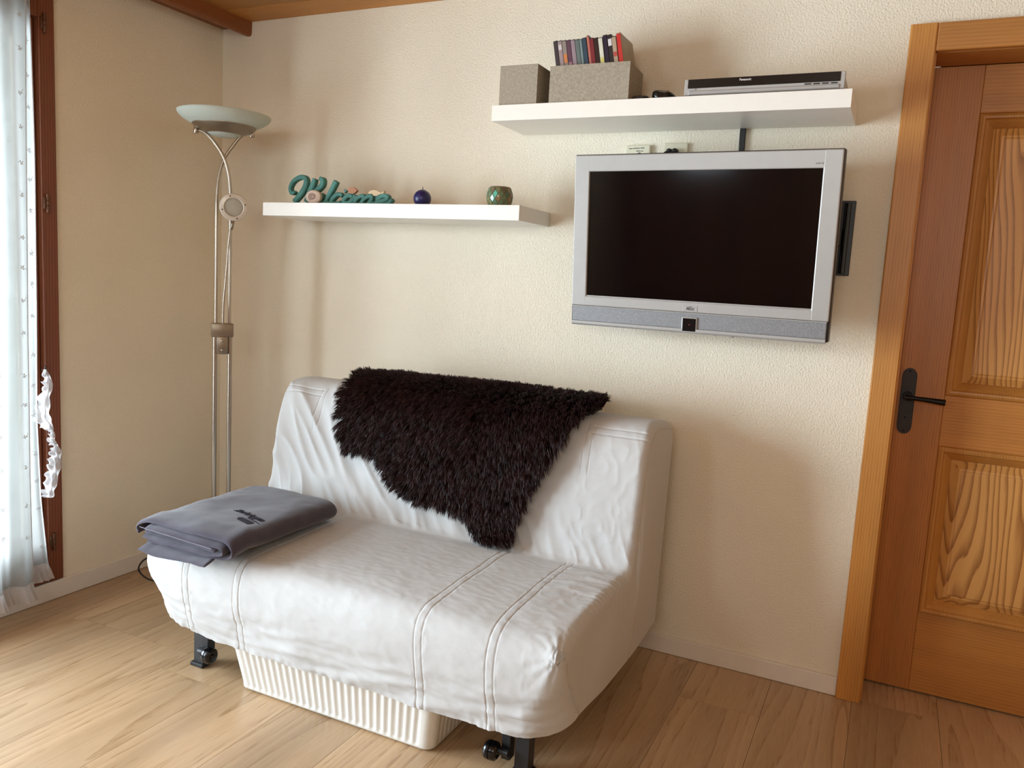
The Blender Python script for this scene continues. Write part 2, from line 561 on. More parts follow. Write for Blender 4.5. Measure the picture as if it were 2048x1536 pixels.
ce = build('ceiling', MB().box(-0.2, X1 + 0.2, Y1 - 0.2, 0.0, H + 0.012, H + 0.08), M['ceiling_wood'], kind='structure')
pm = bpy.data.meshes.new('board')
bm = bmesh.new()
bmesh.ops.create_cube(bm, size=1)
for w in bm.verts:
    w.co = Vector((w.co.x * (X1 - 0.14), w.co.y * 0.1475, w.co.z * 0.012))
bmesh.ops.bevel(bm, geom=[e for e in bm.edges if all(v.co.z < 0 for v in e.verts)], offset=0.004, segments=1, affect='EDGES')
bm.to_mesh(pm); bm.free()
pm.materials.append(M['ceiling_wood'])
for k in range(31):
    o = bpy.data.objects.new('board', pm)
    COL.objects.link(o)
    o.parent = ce
    o.location = ((X1 + 0.14) / 2, -0.072 - k * 0.148, H + 0.006)

# timber edging along the left wall: soffit board and the rounded fascia in front of it
tb = thing('trim_1', (0.08, -2.3, 2.25), kind='structure')
build('soffit_board', MB().box(0.0, 0.128, Y1, 0.0, 2.262, H + 0.01), M['beam_wood'], tb)
bp = [(0.126, H + 0.01), (0.126, 2.235), (0.129, 2.228), (0.135, 2.224), (0.147, 2.2225), (0.155, 2.224), (0.160, 2.230), (0.161, 2.238), (0.163, H + 0.01)]
build('fascia_beam', MB().prism(bp, Y1, 0.0), M['beam_wood'], tb)

build('baseboard_back', MB().box(0.0, 2.672, -0.013, 0, 0.001, 0.062, 0.002), M['white_paint'], kind='structure')
build('baseboard_left', MB().box(0.0, 0.013, Y1, -0.013, 0.001, 0.070, 0.002), M['white_paint'], kind='structure')

# ---- balcony door (window_1)
w1 = thing('window_1', (0, -1.76, WZ0), kind='structure')
fd = -0.07
build('frame_post', MB().box(fd, 0.014, -0.836, -0.779, WZ0 - 0.012, WZ1 + 0.03, 0.004), M['dark_wood'], w1)
build('frame_post', MB().box(fd, 0.014, -2.74, -2.65, WZ0 - 0.012, WZ1 + 0.03, 0.004), M['dark_wood'], w1)
build('frame_rail', MB().box(fd, 0.013, -2.66, -0.835, WZ0 - 0.012, 0.15, 0.004), M['dark_wood'], w1)
build('frame_rail', MB().box(fd, 0.013, -2.66, -0.835, 2.06, WZ1 + 0.03, 0.004), M['dark_wood'], w1)
for a, b in ((-1.738, -0.838), (-2.646, -1.746)):
    mb = MB()
    mb.box(-0.062, -0.008, b - 0.042, b, 0.152, 2.058, 0.004)
    mb.box(-0.062, -0.008, a, a + 0.042, 0.152, 2.058, 0.004)
    mb.box(-0.062, -0.008, a + 0.042, b - 0.042, 0.152, 0.24, 0.004)
    mb.box(-0.062, -0.008, a + 0.042, b - 0.042, 1.99, 2.058, 0.004)
    s = build('sash', mb, M['dark_wood'], w1)
    build('pane', MB().box(-0.038, -0.032, a + 0.038, b - 0.038, 0.235, 1.995), M['glass'], s)
for z in (2.045, 1.445, 0.225):
    mb = MB()
    mb.lathe([(0, -0.032), (0.006, -0.032), (0.0065, -0.010), (0.005, -0.009), (0.005, -0.007), (0.0065, -0.006), (0.0065, 0.006), (0.005, 0.007), (0.005, 0.009), (0.0065, 0.010), (0.006, 0.032), (0, 0.034)], (0.019, -0.818, z), 12)
    mb.box(0.0135, 0.019, -0.832, -0.818, z - 0.02, z + 0.02, 0.001)
    build('hinge', mb, M['hinge_brown'], w1, True, angle=35)

# ---- rear window behind the camera
for n, (a, b) in enumerate(REAR):
    w2 = thing('window_%d' % (n + 2), ((a + b) / 2, Y1, RZ0), kind='structure')
    mb = MB()
    mb.box(a, a + 0.06, Y1 - 0.1, Y1 - 0.03, RZ0, RZ1)
    mb.box(b - 0.06, b, Y1 - 0.1, Y1 - 0.03, RZ0, RZ1)
    mb.box(a + 0.06, b - 0.06, Y1 - 0.1, Y1 - 0.03, RZ0, RZ0 + 0.06)
    mb.box(a + 0.06, b - 0.06, Y1 - 0.1, Y1 - 0.03, RZ1 - 0.06, RZ1)
    build('frame', mb, M['dark_wood'], w2)
    build('pane', MB().box(a + 0.05, b - 0.05, Y1 - 0.07, Y1 - 0.064, RZ0 + 0.05, RZ1 - 0.05), M['glass'], w2)

# ---- pine door and its casing
t2 = thing('trim_2', (3.15, -0.02, 0), kind='structure')
CX = 2.672
def casing_bm(x0, x1, inner):
    p = [(x0, 0.0), (x0, -0.020), (x0 + 0.004, -0.024), (x1 - 0.004, -0.024), (x1, -0.020), (x1, 0.0)]
    return MB().prism([(a, b) for a, b in p], 0.001, 2.06, 'z')
build('side_casing', casing_bm(CX, 2.744, 2.744), M['pine_v'], t2)
build('side_casing', casing_bm(DX1 - 0.002, DX1 + 0.07, DX1), M['pine_v'], t2)
build('head_casing', MB().box(2.7442, DX1 - 0.0022, -0.024, 0, 1.983, 2.06, 0.003), M['pine_h'], t2)
build('head_jamb', MB().box(2.744, DX1, 0.0, 0.15, DH - 0.003, DH + 0.02), M['pine_h'], t2)
build('side_jamb', MB().box(DX0 - 0.02, DX0 + 0.006, 0.0, 0.15, 0.001, DH), M['pine_v'], t2)
build('side_jamb', MB().box(DX1 - 0.006, DX1 + 0.02, 0.0, 0.15, 0.001, DH), M['pine_v'], t2)

build('light_leak_block', MB().box(DX0, 2.765, 0.2005, 0.26, 0.001, DH).box(3.54, DX1, 0.2005, 0.26, 0.001, DH).box(2.765, 3.54, 0.2005, 0.26, 1.965, DH + 0.02).box(2.765, 3.54, 0.2005, 0.26, -0.006, 0.008), M['pine_v'], t2)  # unseen strips added behind the leaf to keep outside light from leaking in
d1 = thing('door_1', (3.15, 0.16, 0), kind='structure')
YD = 0.155
SX0, SX1, SX2, SX3 = 2.7495, 2.884, 3.42, 3.5545
build('stile', MB().box(SX0, SX1, YD, YD + 0.045, 0.006, DH - 0.0035, 0.0015), M['pine_stile'], d1)
build('stile', MB().box(SX2, SX3, YD, YD + 0.045, 0.006, DH - 0.0035, 0.0015), M['pine_stile'], d1)
rails = [(0.006, 0.272), (0.824, 0.985), (1.842, DH - 0.0035)]
for a, b in rails:
    build('rail', MB().box(SX1 + 0.0004, SX2 - 0.0004, YD + 0.0006, YD + 0.045, a, b, 0.0015), M['pine_h'], d1)
def raised_panel(x0, x1, z0, z1, prof):
    mb = MB()
    v, f = [], []
    for ins, dep in prof:
        v += [(x0 + ins, YD + dep, z0 + ins), (x1 - ins, YD + dep, z0 + ins), (x1 - ins, YD + dep, z1 - ins), (x0 + ins, YD + dep, z1 - ins)]
    for k in range(len(prof) - 1):
        for i in range(4):
            j = (i + 1) % 4
            f.append((k * 4 + i, k * 4 + j, k * 4 + 4 + j, k * 4 + 4 + i))
    n = 4 * (len(prof) - 1)
    f.append((n, n + 1, n + 2, n + 3))
    return mb.add(v, f)
for a, b in ((0.272, 0.824), (0.985, 1.842)):
    pn = build('panel', raised_panel(SX1 + 0.044, SX2 - 0.044, a + 0.044, b - 0.044, [(-0.004, 0.026), (0.004, 0.022), (0.022, 0.010), (0.028, 0.0095), (0.030, 0.0075), (0.033, 0.0065)]), M['pine_panel'], d1)
    mo = MB()
    for (ax, az, bx, bz) in ((SX1, a, SX2, a), (SX2, a, SX2, b), (SX2, b, SX1, b), (SX1, b, SX1, a)):
        pass
    build('moulding', MB().add(*(lambda P: ([(x, YD + d, z) for ins, d in P for x, z in ((SX1 + ins, a + ins), (SX2 - ins, a + ins), (SX2 - ins, b - ins), (SX1 + ins, b - ins))],
        [(k * 4 + i, k * 4 + (i + 1) % 4, k * 4 + 4 + (i + 1) % 4, k * 4 + 4 + i) for k in range(len(P) - 1) for i in range(4)]))([(-0.002, 0.006), (0.003, -0.003), (0.010, -0.006), (0.016, -0.005), (0.020, 0.003), (0.027, 0.008), (0.040, 0.020), (0.045, 0.027)])), M['pine_v'], pn)
# handle
pp = []
for k in range(13):
    a = PI * k / 12
    pp.append((2.780 + 0.0215 * math.cos(a), 1.036 + 0.026 * math.sin(a)))
for k in range(13):
    a = PI + PI * k / 12
    pp.append((2.780 + 0.0215 * math.cos(a), 0.876 + 0.026 * math.sin(a)))
hp = build('handle_plate', MB().prism(pp, YD - 0.004, YD), M['iron'], d1)
build('keyhole', MB().prism([(2.780 + 0.004 * math.cos(2 * PI * k / 12), 0.905 + 0.004 * math.sin(2 * PI * k / 12)) for k in range(12)], YD - 0.0046, YD - 0.003).box(2.7782, 2.7818, YD - 0.0046, YD - 0.003, 0.892, 0.905), M['black_rubber'], hp)
mb = MB()
mb.tube([(2.780, YD - 0.003, 0.972), (2.780, YD - 0.012, 0.972)], [0.015, 0.013], 16)
mb.tube([(2.780, YD - 0.010, 0.972), (2.780, YD - 0.050, 0.972)], 0.0085, 12)
mb.tube(spline([(2.776, YD - 0.050, 0.972), (2.80, YD - 0.052, 0.972), (2.84, YD - 0.050, 0.970), (2.885, YD - 0.047, 0.967)], 4), [0.0085, 0.008, 0.0075, 0.007, 0.007, 0.007, 0.0072, 0.0076, 0.008, 0.0084, 0.009, 0.0095, 0.0098], 12)
build('lever', mb, M['iron_dark'], hp, True, angle=40)
for z in (1.052, 0.860):
    build('screw', MB().lathe([(0, 0.0018), (0.0022, 0.0012), (0.003, 0)], (2.780, YD - 0.004, z), 10, Matrix.Rotation(PI / 2, 3, 'X')), M['iron_dark'], hp)

# ---- outside: terrace, meadow and a tree beyond the balcony door
build('terrace', MB().box(-3.2, -0.2, -6, 6, -0.12, -0.02), M['terrace'], kind='structure')
build('meadow', MB().box(-40, -3.2, -30, 30, -1.2, -1.0), M['grass'], kind='structure')


# ------------------------------------------------------------------ sofa bed
def catmull2(pts, n):
    P = np.array(pts, float)
    P = np.vstack([2 * P[0] - P[1], P, 2 * P[-1] - P[-2]])
    out = []
    for i in range(1, len(P) - 2):
        a, b, c, d = P[i - 1:i + 3]
        t = np.linspace(0, 1, n, endpoint=False)[:, None]
        out.append(.5 * ((2 * b) + (-a + c) * t + (2 * a - 5 * b + 4 * c - d) * t * t + (-a + 3 * b - 3 * c + d) * t ** 3))
    return np.vstack(out + [P[-2:-1]])
SOFA_PROFILE = [(-.118, .165), (-.10, .40), (-.085, .60), (-.075, .74), (-.085, .80), (-.125, .838), (-.20, .855), (-.29, .862), (-.35, .848), (-.392, .80), (-.412, .73), (-.43, .62), (-.445, .52), (-.458, .455), (-.485, .432), (-.56, .436), (-.70, .437), (-.85, .432), (-.935, .421), (-.972, .408), (-.994, .385), (-1.005, .345), (-1.003, .29), (-.99, .23), (-.975, .155)]
PR = catmull2(SOFA_PROFILE, 12)
_L = np.r_[0, np.cumsum(np.linalg.norm(np.diff(PR, axis=0), axis=1))]
PS = np.linspace(0, _L[-1], int(_L[-1] / 0.006) + 1)
PR = np.c_[np.interp(PS, _L, PR[:, 0]), np.interp(PS, _L, PR[:, 1])]
PT = np.gradient(PR, axis=0)
PT /= np.linalg.norm(PT, axis=1)[:, None]
PN = np.c_[PT[:, 1], -PT[:, 0]]
S_CREST, S_CREASE, S_EDGE, S_END = 0.853, 1.376, 1.887, PS[-1]
SX_L, SX_R = 0.70, 2.10
SMID = (SX_L + SX_R) / 2

def smooth(a, b, x):
    t = np.clip((x - a) / (b - a), 0, 1)
    return t * t * (3 - 2 * t)

STRIPS = [0.885, 1.085, 1.705, 1.912]
def round_r(s):
    """corner rounding radius at the side edges along the profile"""
    return 0.026 + 0.006 * smooth(1.30, 1.42, s) + 0.006 * smooth(1.75, 1.9, s) + 0.080 * smooth(1.92, S_END, s)

def sofa_offset(X, S):
    """wrinkles, quilting strips and slack of the cotton cover along the normal (metres)"""
    d = 0.0022 * pnoise(X * 6, S * 6, 1) + 0.0007 * pnoise(X * 19, S * 19, 2)
    # fine creases on the seat and front
    w = smooth(1.30, 1.42, S)
    d += w * 0.0010 * (1 - np.abs(pnoise(X * 12 + S * 7, S * 34 - X * 9, 3))) ** 5
    d += w * 0.0008 * (1 - np.abs(pnoise(X * 33, S * 44 + X * 15, 4))) ** 5
    # horizontal pulls near the hem
    h = smooth(1.97, 2.08, S)
    d += h * 0.0050 * pnoise(X * 5 + 3, S * 30 + X * 3, 5) + h * 0.0035 * (1 - np.abs(pnoise(X * 7, S * 42 - X * 6, 6))) ** 3
    d += smooth(S_END - 0.03, S_END, S) * 0.003 * pnoise(X * 60, S * 5, 16)
    # diagonal folds fanning over the left of the backrest, small ones along the crease
    b = smooth(0.86, 0.98, S) * (1 - smooth(1.36, 1.385, S))
    left = 1 - smooth(1.35, 1.75, X)
    u = X * 0.80 - (S - 0.9) * 0.55
    d += b * left * (0.0130 * (1 - np.abs(pnoise(u * 13, S * 2.0 + X, 7))) ** 4 + 0.003 * pnoise(u * 24, S * 4, 8))
    low = smooth(1.20, 1.34, S) * (1 - smooth(1.365, 1.385, S))
    d += low * 0.006 * (1 - np.abs(pnoise(X * 20 - S * 9, S * 5, 9))) ** 2.5
    d += b * smooth(1.75, 1.95, X) * 0.0016 * (1 - np.abs(pnoise(X * 20 + S * 9, S * 16 - X * 9, 10))) ** 4
    # crease tension lines on the right of the seat
    t = smooth(1.80, 2.02, X) * smooth(1.375, 1.42, S) * (1 - smooth(1.55, 1.7, S))
    d += t * 0.007 * (1 - np.abs(pnoise((X - 2.1) * 4, (S - 1.38) * 16 / np.maximum(0.35, 2.35 - X), 11))) ** 3
    # quilting strips: two stitched lines with a soft ridge between
    for k, x0 in enumerate(STRIPS):
        m = smooth(1.372, 1.385, S)
        if k in (0, 3):
            m = np.maximum(m, smooth(0.93, 0.94, S) * (1 - smooth(1.09, 1.10, S)))
        q = (X - x0) + 0.004 * pnoise(S * 6, S * 0 + k, 12)
        d += m * (0.0004 * np.exp(-(q / 0.009) ** 2) - 0.0016 * (np.exp(-((q - .0115) / .0017) ** 2) + np.exp(-((q + .0115) / .0017) ** 2)))
    # horizontal strip below the top of the backrest at both ends
    for sgn in (0, 1):
        m = smooth(1.912, 1.925, X) if sgn else 1 - smooth(0.872, 0.885, X)
        for s0 in (0.945, 0.968):
            d -= m * 0.0035 * np.exp(-((S - s0) / .003) ** 2)
    # gathered corner at the right end of the seat front
    g = np.hypot((X - 2.088) * 1.0, (S - 1.900) * 1.0)
    d += 0.012 * np.exp(-(g / 0.020) ** 2) * (1 + 1.1 * pnoise(X * 150, S * 150, 13)) 
    d += 0.005 * np.exp(-(g / 0.07) ** 2) * np.abs(np.sin(np.arctan2(S - 1.900, X - 2.088) * 7))
    return d

def hem_z(x):
    e = np.abs(x - SMID) / ((SX_R - SX_L) / 2)
    return 0.142 + np.where(x < SMID, 0.040, 0.016) * e ** 5 + 0.012 * np.exp(-((x - 0.72) / 0.10) ** 2)

def sofa_point(X, S, extra=0.0, wrinkle=True):
    """surface point of the cover for arrays X, S"""
    y = np.interp(S, PS, PR[:, 0]); z = np.interp(S, PS, PR[:, 1])
    ny = np.interp(S, PS, PN[:, 0]); nz = np.interp(S, PS, PN[:, 1])
    r = round_r(S)
    dist = np.minimum(X - SX_L, SX_R - X)
    q = np.clip(r - dist, 0, r)
    inset = r - np.sqrt(np.maximum(r * r - q * q, 0))
    d = -inset + extra
    # the seat sags a little between its edges, the cover bellies on the front
    d = d - 0.010 * np.sin(np.clip((S - 1.40) / 0.46, 0, 1) * PI) * np.sin(np.clip((X - SX_L) / (SX_R - SX_L), 0, 1) * PI)
    if wrinkle:
        d = d + sofa_offset(X, S) * smooth(0.80, 0.88, S)
    y2, z2 = y + ny * d, z + nz * d
    k = smooth(1.90, S_END, S)
    z2 = z2 + k * (hem_z(X) - 0.155)
    return np.stack([X, y2, z2], -1)

sofa = thing('sofa_bed', (1.40, -0.55, 0.0), 'two-seat sofa bed in a loose off-white cotton cover on black metal legs', 'sofa')
xs = list(np.linspace(SX_L, SX_R, 170))
for x0 in STRIPS:
    xs += list(x0 + np.linspace(-0.024, 0.024, 25))
for e, sg in ((SX_L, 1), (SX_R, -1)):
    xs += [e + sg * 0.12 * (1 - math.cos(k / 22 * PI / 2)) for k in range(22)]
xs = np.array(sorted(xs))
xs = xs[np.r_[True, np.diff(xs) > 0.0006]]
xs[0], xs[-1] = SX_L, SX_R
ss = np.sort(np.r_[PS, np.linspace(0.93, 0.98, 30)])
ss = ss[np.r_[True, np.diff(ss) > 0.0008]]
XX, SS = np.meshgrid(xs, ss, indexing='ij')
mb = MB()
mb.grid(sofa_point(XX, SS))
# side panels hanging from the rounded ends to the hem
seam_paths = []
for e, sg in ((SX_L, -1), (SX_R, 1)):
    sp = ss[ss >= 0.590]
    E0 = sofa_point(np.full_like(sp, e), sp)
    B0 = sofa_point(np.array([e]), np.array([0.0]))[0]
    yb, yf = B0[1], E0[-1, 1]
    qy = yb + (np.clip((E0[:, 1] - E0[0, 1]) / (E0[-1, 1] - E0[0, 1]), 0, 1)) * (yf - yb)
    qy = np.maximum.accumulate(-qy) * -1
    f = (qy - yb) / (yf - yb)
    hz = B0[2] + (E0[-1, 2] - B0[2]) * f - 0.010 * np.sin(f * PI)
    Q0 = np.stack([np.full_like(sp, e), qy, hz], -1)
    v = np.linspace(0, 1, 26)[None, :, None]
    G = E0[:, None, :] * (1 - v) + Q0[:, None, :] * v
    bul = np.sin(v[..., 0] * PI * 0.85) * 0.012
    bul = bul * (1 - smooth(0.72, 0.97, f))[:, None]
    bul = bul + 0.004 * np.sin(v[..., 0] * PI) * pnoise(G[..., 1] * 5, G[..., 2] * 3, 14 + (sg > 0))
    ns_ = len(sp)
    fade = np.minimum(1, np.minimum(np.arange(ns_), np.arange(ns_)[::-1]) / 60.0)[:, None]
    fade = fade * fade * (3 - 2 * fade)
    G[..., 0] += sg * bul * fade
    mb.grid(G)
    seam_paths.append((E0, G))
cv = build('cover', mb, M['cover'], sofa, True, fix=False)
bm = bmesh.new()
bm.from_mesh(cv.data)
bmesh.ops.remove_doubles(bm, verts=bm.verts, dist=0.0002)
bmesh.ops.recalc_face_normals(bm, faces=bm.faces)
bm.to_mesh(cv.data)
bm.free()
cv.data.polygons.foreach_set('use_smooth', [True] * len(cv.data.polygons))
for (P, G), e, sg in zip(seam_paths, (SX_L, SX_R), (-1, 1)):
    kc = int(np.argmin(abs(P[:, 1] + 0.462) + abs(P[:, 2] - 0.44)))
    a = int(np.argmin(abs(P[:, 1] + 0.15) + abs(P[:, 2] - 0.83)))
    down = [tuple(G[kc, k] + np.array([sg * 0.0004, 0, 0])) for k in range(1, 26, 2)]
    build('seam_piping', MB().tube([tuple(q) for q in P[a:kc:2]] + down, 0.0011, 6), M['piping'], sofa, True)
    kf = int(np.argmin(abs(P[:, 1] + 0.985) + abs(P[:, 2] - 0.37)))
    build('seam_piping', MB().tube([tuple(q + np.array([sg * 0.0004, -0.0004, 0])) for q in P[kf::2]], 0.0010, 6), M['piping'], sofa, True)

mb = MB()
mb.box(0.80, 2.00, -0.93, -0.90, 0.185, 0.215)
mb.box(0.80, 2.00, -0.22, -0.19, 0.185, 0.215)
for x in (0.80, 1.385, 1.97):
    mb.box(x, x + 0.03, -0.90, -0.22, 0.185, 0.215)
build('steel_frame', mb, M['black_metal'], sofa)
def leg(x, y, lean):
    mb = MB()
    w = 0.019
    top, bot = [], []
    v = []
    for z, dx in ((0.195, lean), (0.012, 0.0)):
        v += [(x - w + dx, y - w, z), (x + w + dx, y - w, z), (x + w + dx, y + w, z), (x - w + dx, y + w, z)]
    mb.add(v, [(0, 1, 5, 4), (1, 2, 6, 5), (2, 3, 7, 6), (3, 0, 4, 7), (0, 3, 2, 1), (4, 5, 6, 7)])
    l = build('leg', mb, M['black_metal'], sofa)
    build('foot_pad', MB().box(x - 0.027, x + 0.025, y - 0.028, y + 0.024, 0.0005, 0.014, 0.003), M['black_rubber'], l)
leg(0.842, -0.893, 0.0)
leg(1.972, -0.893, 0.0)
leg(0.842, -0.22, 0.0)
leg(1.972, -0.22, 0.0)
for x, sg in ((0.905, 1), (1.895, -1)):
    mb = MB()
    mb.box(min(x - sg * 0.045, x - sg * 0.02), max(x - sg * 0.045, x - sg * 0.02), -0.915, -0.885, 0.035, 0.19, 0.002)
    mb.tube([(x - sg * 0.046, -0.925, 0.062), (x + 0.004, -0.925, 0.062)], 0.010, 12)
    c = build('castor', mb, M['black_metal'], sofa)
    rr = Matrix.Rotation(PI / 2, 3, 'Y')
    build('wheel', MB().lathe([(0, -0.018), (0.019, -0.018), (0.0235, -0.014), (0.025, -0.008), (0.025, -0.002), (0.0225, -0.001), (0.0225, 0.001), (0.025, 0.002), (0.025, 0.008), (0.0235, 0.014), (0.018, 0.018), (0.008, 0.016), (0.006, 0.020), (0, 0.020)], (x, -0.930, 0.060), 24, rr), M['black_gloss'], c, True, angle=35)

# ------------------------------------------------------------------ sheepskin over the backrest
def in_poly(px, py, poly):
    r = np.zeros(px.shape, bool)
    n = len(poly)
    for i in range(n):
        (x1, y1), (x2, y2) = poly[i], poly[(i + 1) % n]
        c = ((y1 > py) != (y2 > py))
        r ^= c & (px < (x2 - x1) * (py - y1) / (y2 - y1 + 1e-12) + x1)
    return r
SKIN = [(0.985, -0.05), (0.985, 0.06), (0.995, 0.117), (1.012, 0.205), (1.040, 0.265), (1.080, 0.285), (1.165, 0.278), (1.222, 0.330), (1.300, 0.390), (1.395, 0.412), (1.525, 0.418), (1.570, 0.470), (1.630, 0.525), (1.672, 0.522), (1.705, 0.478), (1.728, 0.390), (1.775, 0.275), (1.822, 0.184), (1.864, 0.110), (1.898, 0.055), (1.908, 0.018), (1.905, -0.03), (1.86, -0.075), (1.78, -0.10), (1.60, -0.16), (1.25, -0.17), (1.05, -0.12)]
skin_c = [tuple(p)[:2] for p in spline([(a, b, 0) for a, b in SKIN + SKIN[:1]], 5)][:-1]
sheep = thing('sheepskin', (1.45, -0.38, 0.60), 'long-haired dark brown sheepskin draped over the sofa backrest', 'sheepskin')
def lift(X, S):
    return 0.008 + 0.006 * smooth(S_CREASE - 0.1, S_CREASE, S)
gx, gs = np.linspace(0.95, 1.95, 101), np.linspace(-0.20, 0.56, 77)
GX, GS = np.meshgrid(gx, gs, indexing='ij')
ins = in_poly(GX, GS, skin_c)
top = sofa_point(GX, GS + S_CREST, 0.0, False)
nn = np.stack([np.zeros_like(GX), np.interp(GS + S_CREST, PS, PN[:, 0]), np.interp(GS + S_CREST, PS, PN[:, 1])], -1)
ptop = top + nn * 0.022
pbot = top + nn * 0.010
vid = -np.ones((2,) + GX.shape, int)
V, Fc = [], []
cell = ins[:-1, :-1] & ins[1:, :-1] & ins[:-1, 1:] & ins[1:, 1:]
def vget(l, i, j):
    if vid[l, i, j] < 0:
        vid[l, i, j] = len(V)
        V.append(tuple((ptop, pbot)[l][i, j]))
    return int(vid[l, i, j])
for i in range(cell.shape[0]):
    for j in range(cell.shape[1]):
        if cell[i, j]:
            q = [(i, j), (i + 1, j), (i + 1, j + 1), (i, j + 1)]
            Fc.append(tuple(vget(0, *c) for c in q))
            Fc.append(tuple(vget(1, *c) for c in q[::-1]))
            for k, (di, dj) in enumerate(((0, -1), (1, 0), (0, 1), (-1, 0))):
                a, b = i + di, j + dj
                if not (0 <= a < cell.shape[0] and 0 <= b < cell.shape[1] and cell[a, b]):
                    c, d = q[k], q[(k + 1) % 4]
                    Fc.append((vget(0, *c), vget(1, *c), vget(1, *d), vget(0, *d)))
build('hide', MB().add(V, Fc), M['pelt'], sheep, True)

# fur: clumps of tapering ribbons, combed outward and down
n_cl, n_st = 5200, 17
cx, cs = RNG.uniform(0.95, 1.95, 60000), RNG.uniform(-0.20, 0.56, 60000)
ok = in_poly(cx, cs, skin_c)
cx, cs = cx[ok][:n_cl], cs[ok][:n_cl]
n_cl = len(cx)
rx = (cx[:, None] + RNG.normal(0, 0.0075, (n_cl, n_st))).ravel()
rs = (cs[:, None] + RNG.normal(0, 0.0075, (n_cl, n_st))).ravel()
keep = in_poly(rx, rs, skin_c)
cl = np.repeat(np.arange(n_cl), n_st)[keep]
rx, rs = rx[keep], rs[keep]
n_f = len(rx)
def frame_at(X, S):
    y = sofa_point(X, S + S_CREST, 0.0, False)
    n = np.stack([np.zeros_like(X), np.interp(S + S_CREST, PS, PN[:, 0]), np.interp(S + S_CREST, PS, PN[:, 1])], -1)
    t = np.stack([np.zeros_like(X), np.interp(S + S_CREST, PS, PT[:, 0]), np.interp(S + S_CREST, PS, PT[:, 1])], -1)
    return y, n, t
def comb(X, S):
    """lean of the wool in (x, s): away from the middle line, mostly downhill, swirling"""
    ax = 0.55 * pnoise(X * 5, S * 5, 21) + 0.9 * np.clip((X - 1.52) / 0.35, -1, 1) * 0.6
    dn = 0.85 + 0.5 * pnoise(X * 5 + 9, S * 5, 22)
    dn = np.where(S < -0.02, -0.2, dn * smooth(-0.03, 0.08, S) + 0.15)
    return ax, dn
def tips(X, S, L, jit):
    p, n, t = frame_at(X, S)
    ax, dn = comb(X, S)
    d = n * 0.66 + t * (dn * 1.0)[:, None] + np.array([1.0, 0, 0]) * ax[:, None] + RNG.normal(0, jit, (len(X), 3))
    d /= np.linalg.norm(d, axis=1)[:, None]
    return p + n * 0.021, n, d * L[:, None]
Lc = RNG.uniform(0.042, 0.062, n_cl)
pc, ncn, dc = tips(cx, cs, Lc, 0.22)
p, n, d = tips(rx, rs, RNG.uniform(0.030, 0.054, n_f), 0.15)
tip_c = (pc + dc)[cl]
tip = (p + d) * 0.40 + tip_c * 0.60
mid = p * 0.5 + tip * 0.5 + n * 0.007
mid2 = p * 0.2 + tip * 0.8 + n * 0.005
tip = tip + np.array([0, 0, -0.004])
side = np.cross(tip - p, RNG.normal(0, 1, (n_f, 3)))
side /= np.linalg.norm(side, axis=1)[:, None] + 1e-9
w = RNG.uniform(0.0008, 0.0014, n_f)[:, None]
o0 = np.array(ORIGIN[sheep.name])
VV = np.stack([p - side * w, p + side * w, mid - side * w * 0.95, mid + side * w * 0.95, mid2 - side * w * 0.6, mid2 + side * w * 0.6, tip], 1) - o0
idx = np.arange(n_f)[:, None] * 7
FT = np.concatenate([idx + np.array([[a, b, c]]) for a, b, c in ((0, 1, 3), (0, 3, 2), (2, 3, 5), (2, 5, 4), (4, 5, 6))], 1).reshape(-1, 3)
me = bpy.data.meshes.new('fur')
me.vertices.add(n_f * 7)
me.vertices.foreach_set('co', VV.astype(np.float32).ravel())
me.loops.add(len(FT) * 3)
me.loops.foreach_set('vertex_index', FT.astype(np.int32).ravel())
me.polygons.add(len(FT))
me.polygons.foreach_set('loop_start', np.arange(len(FT), dtype=np.int32) * 3)
me.polygons.foreach_set('use_smooth', np.ones(len(FT), bool))
me.update(calc_edges=True)
me.materials.append(M['fur'])
fur = bpy.data.objects.new('fur', me)
COL.objects.link(fur)
fur.parent = sheep
fur['kind'] = 'stuff'

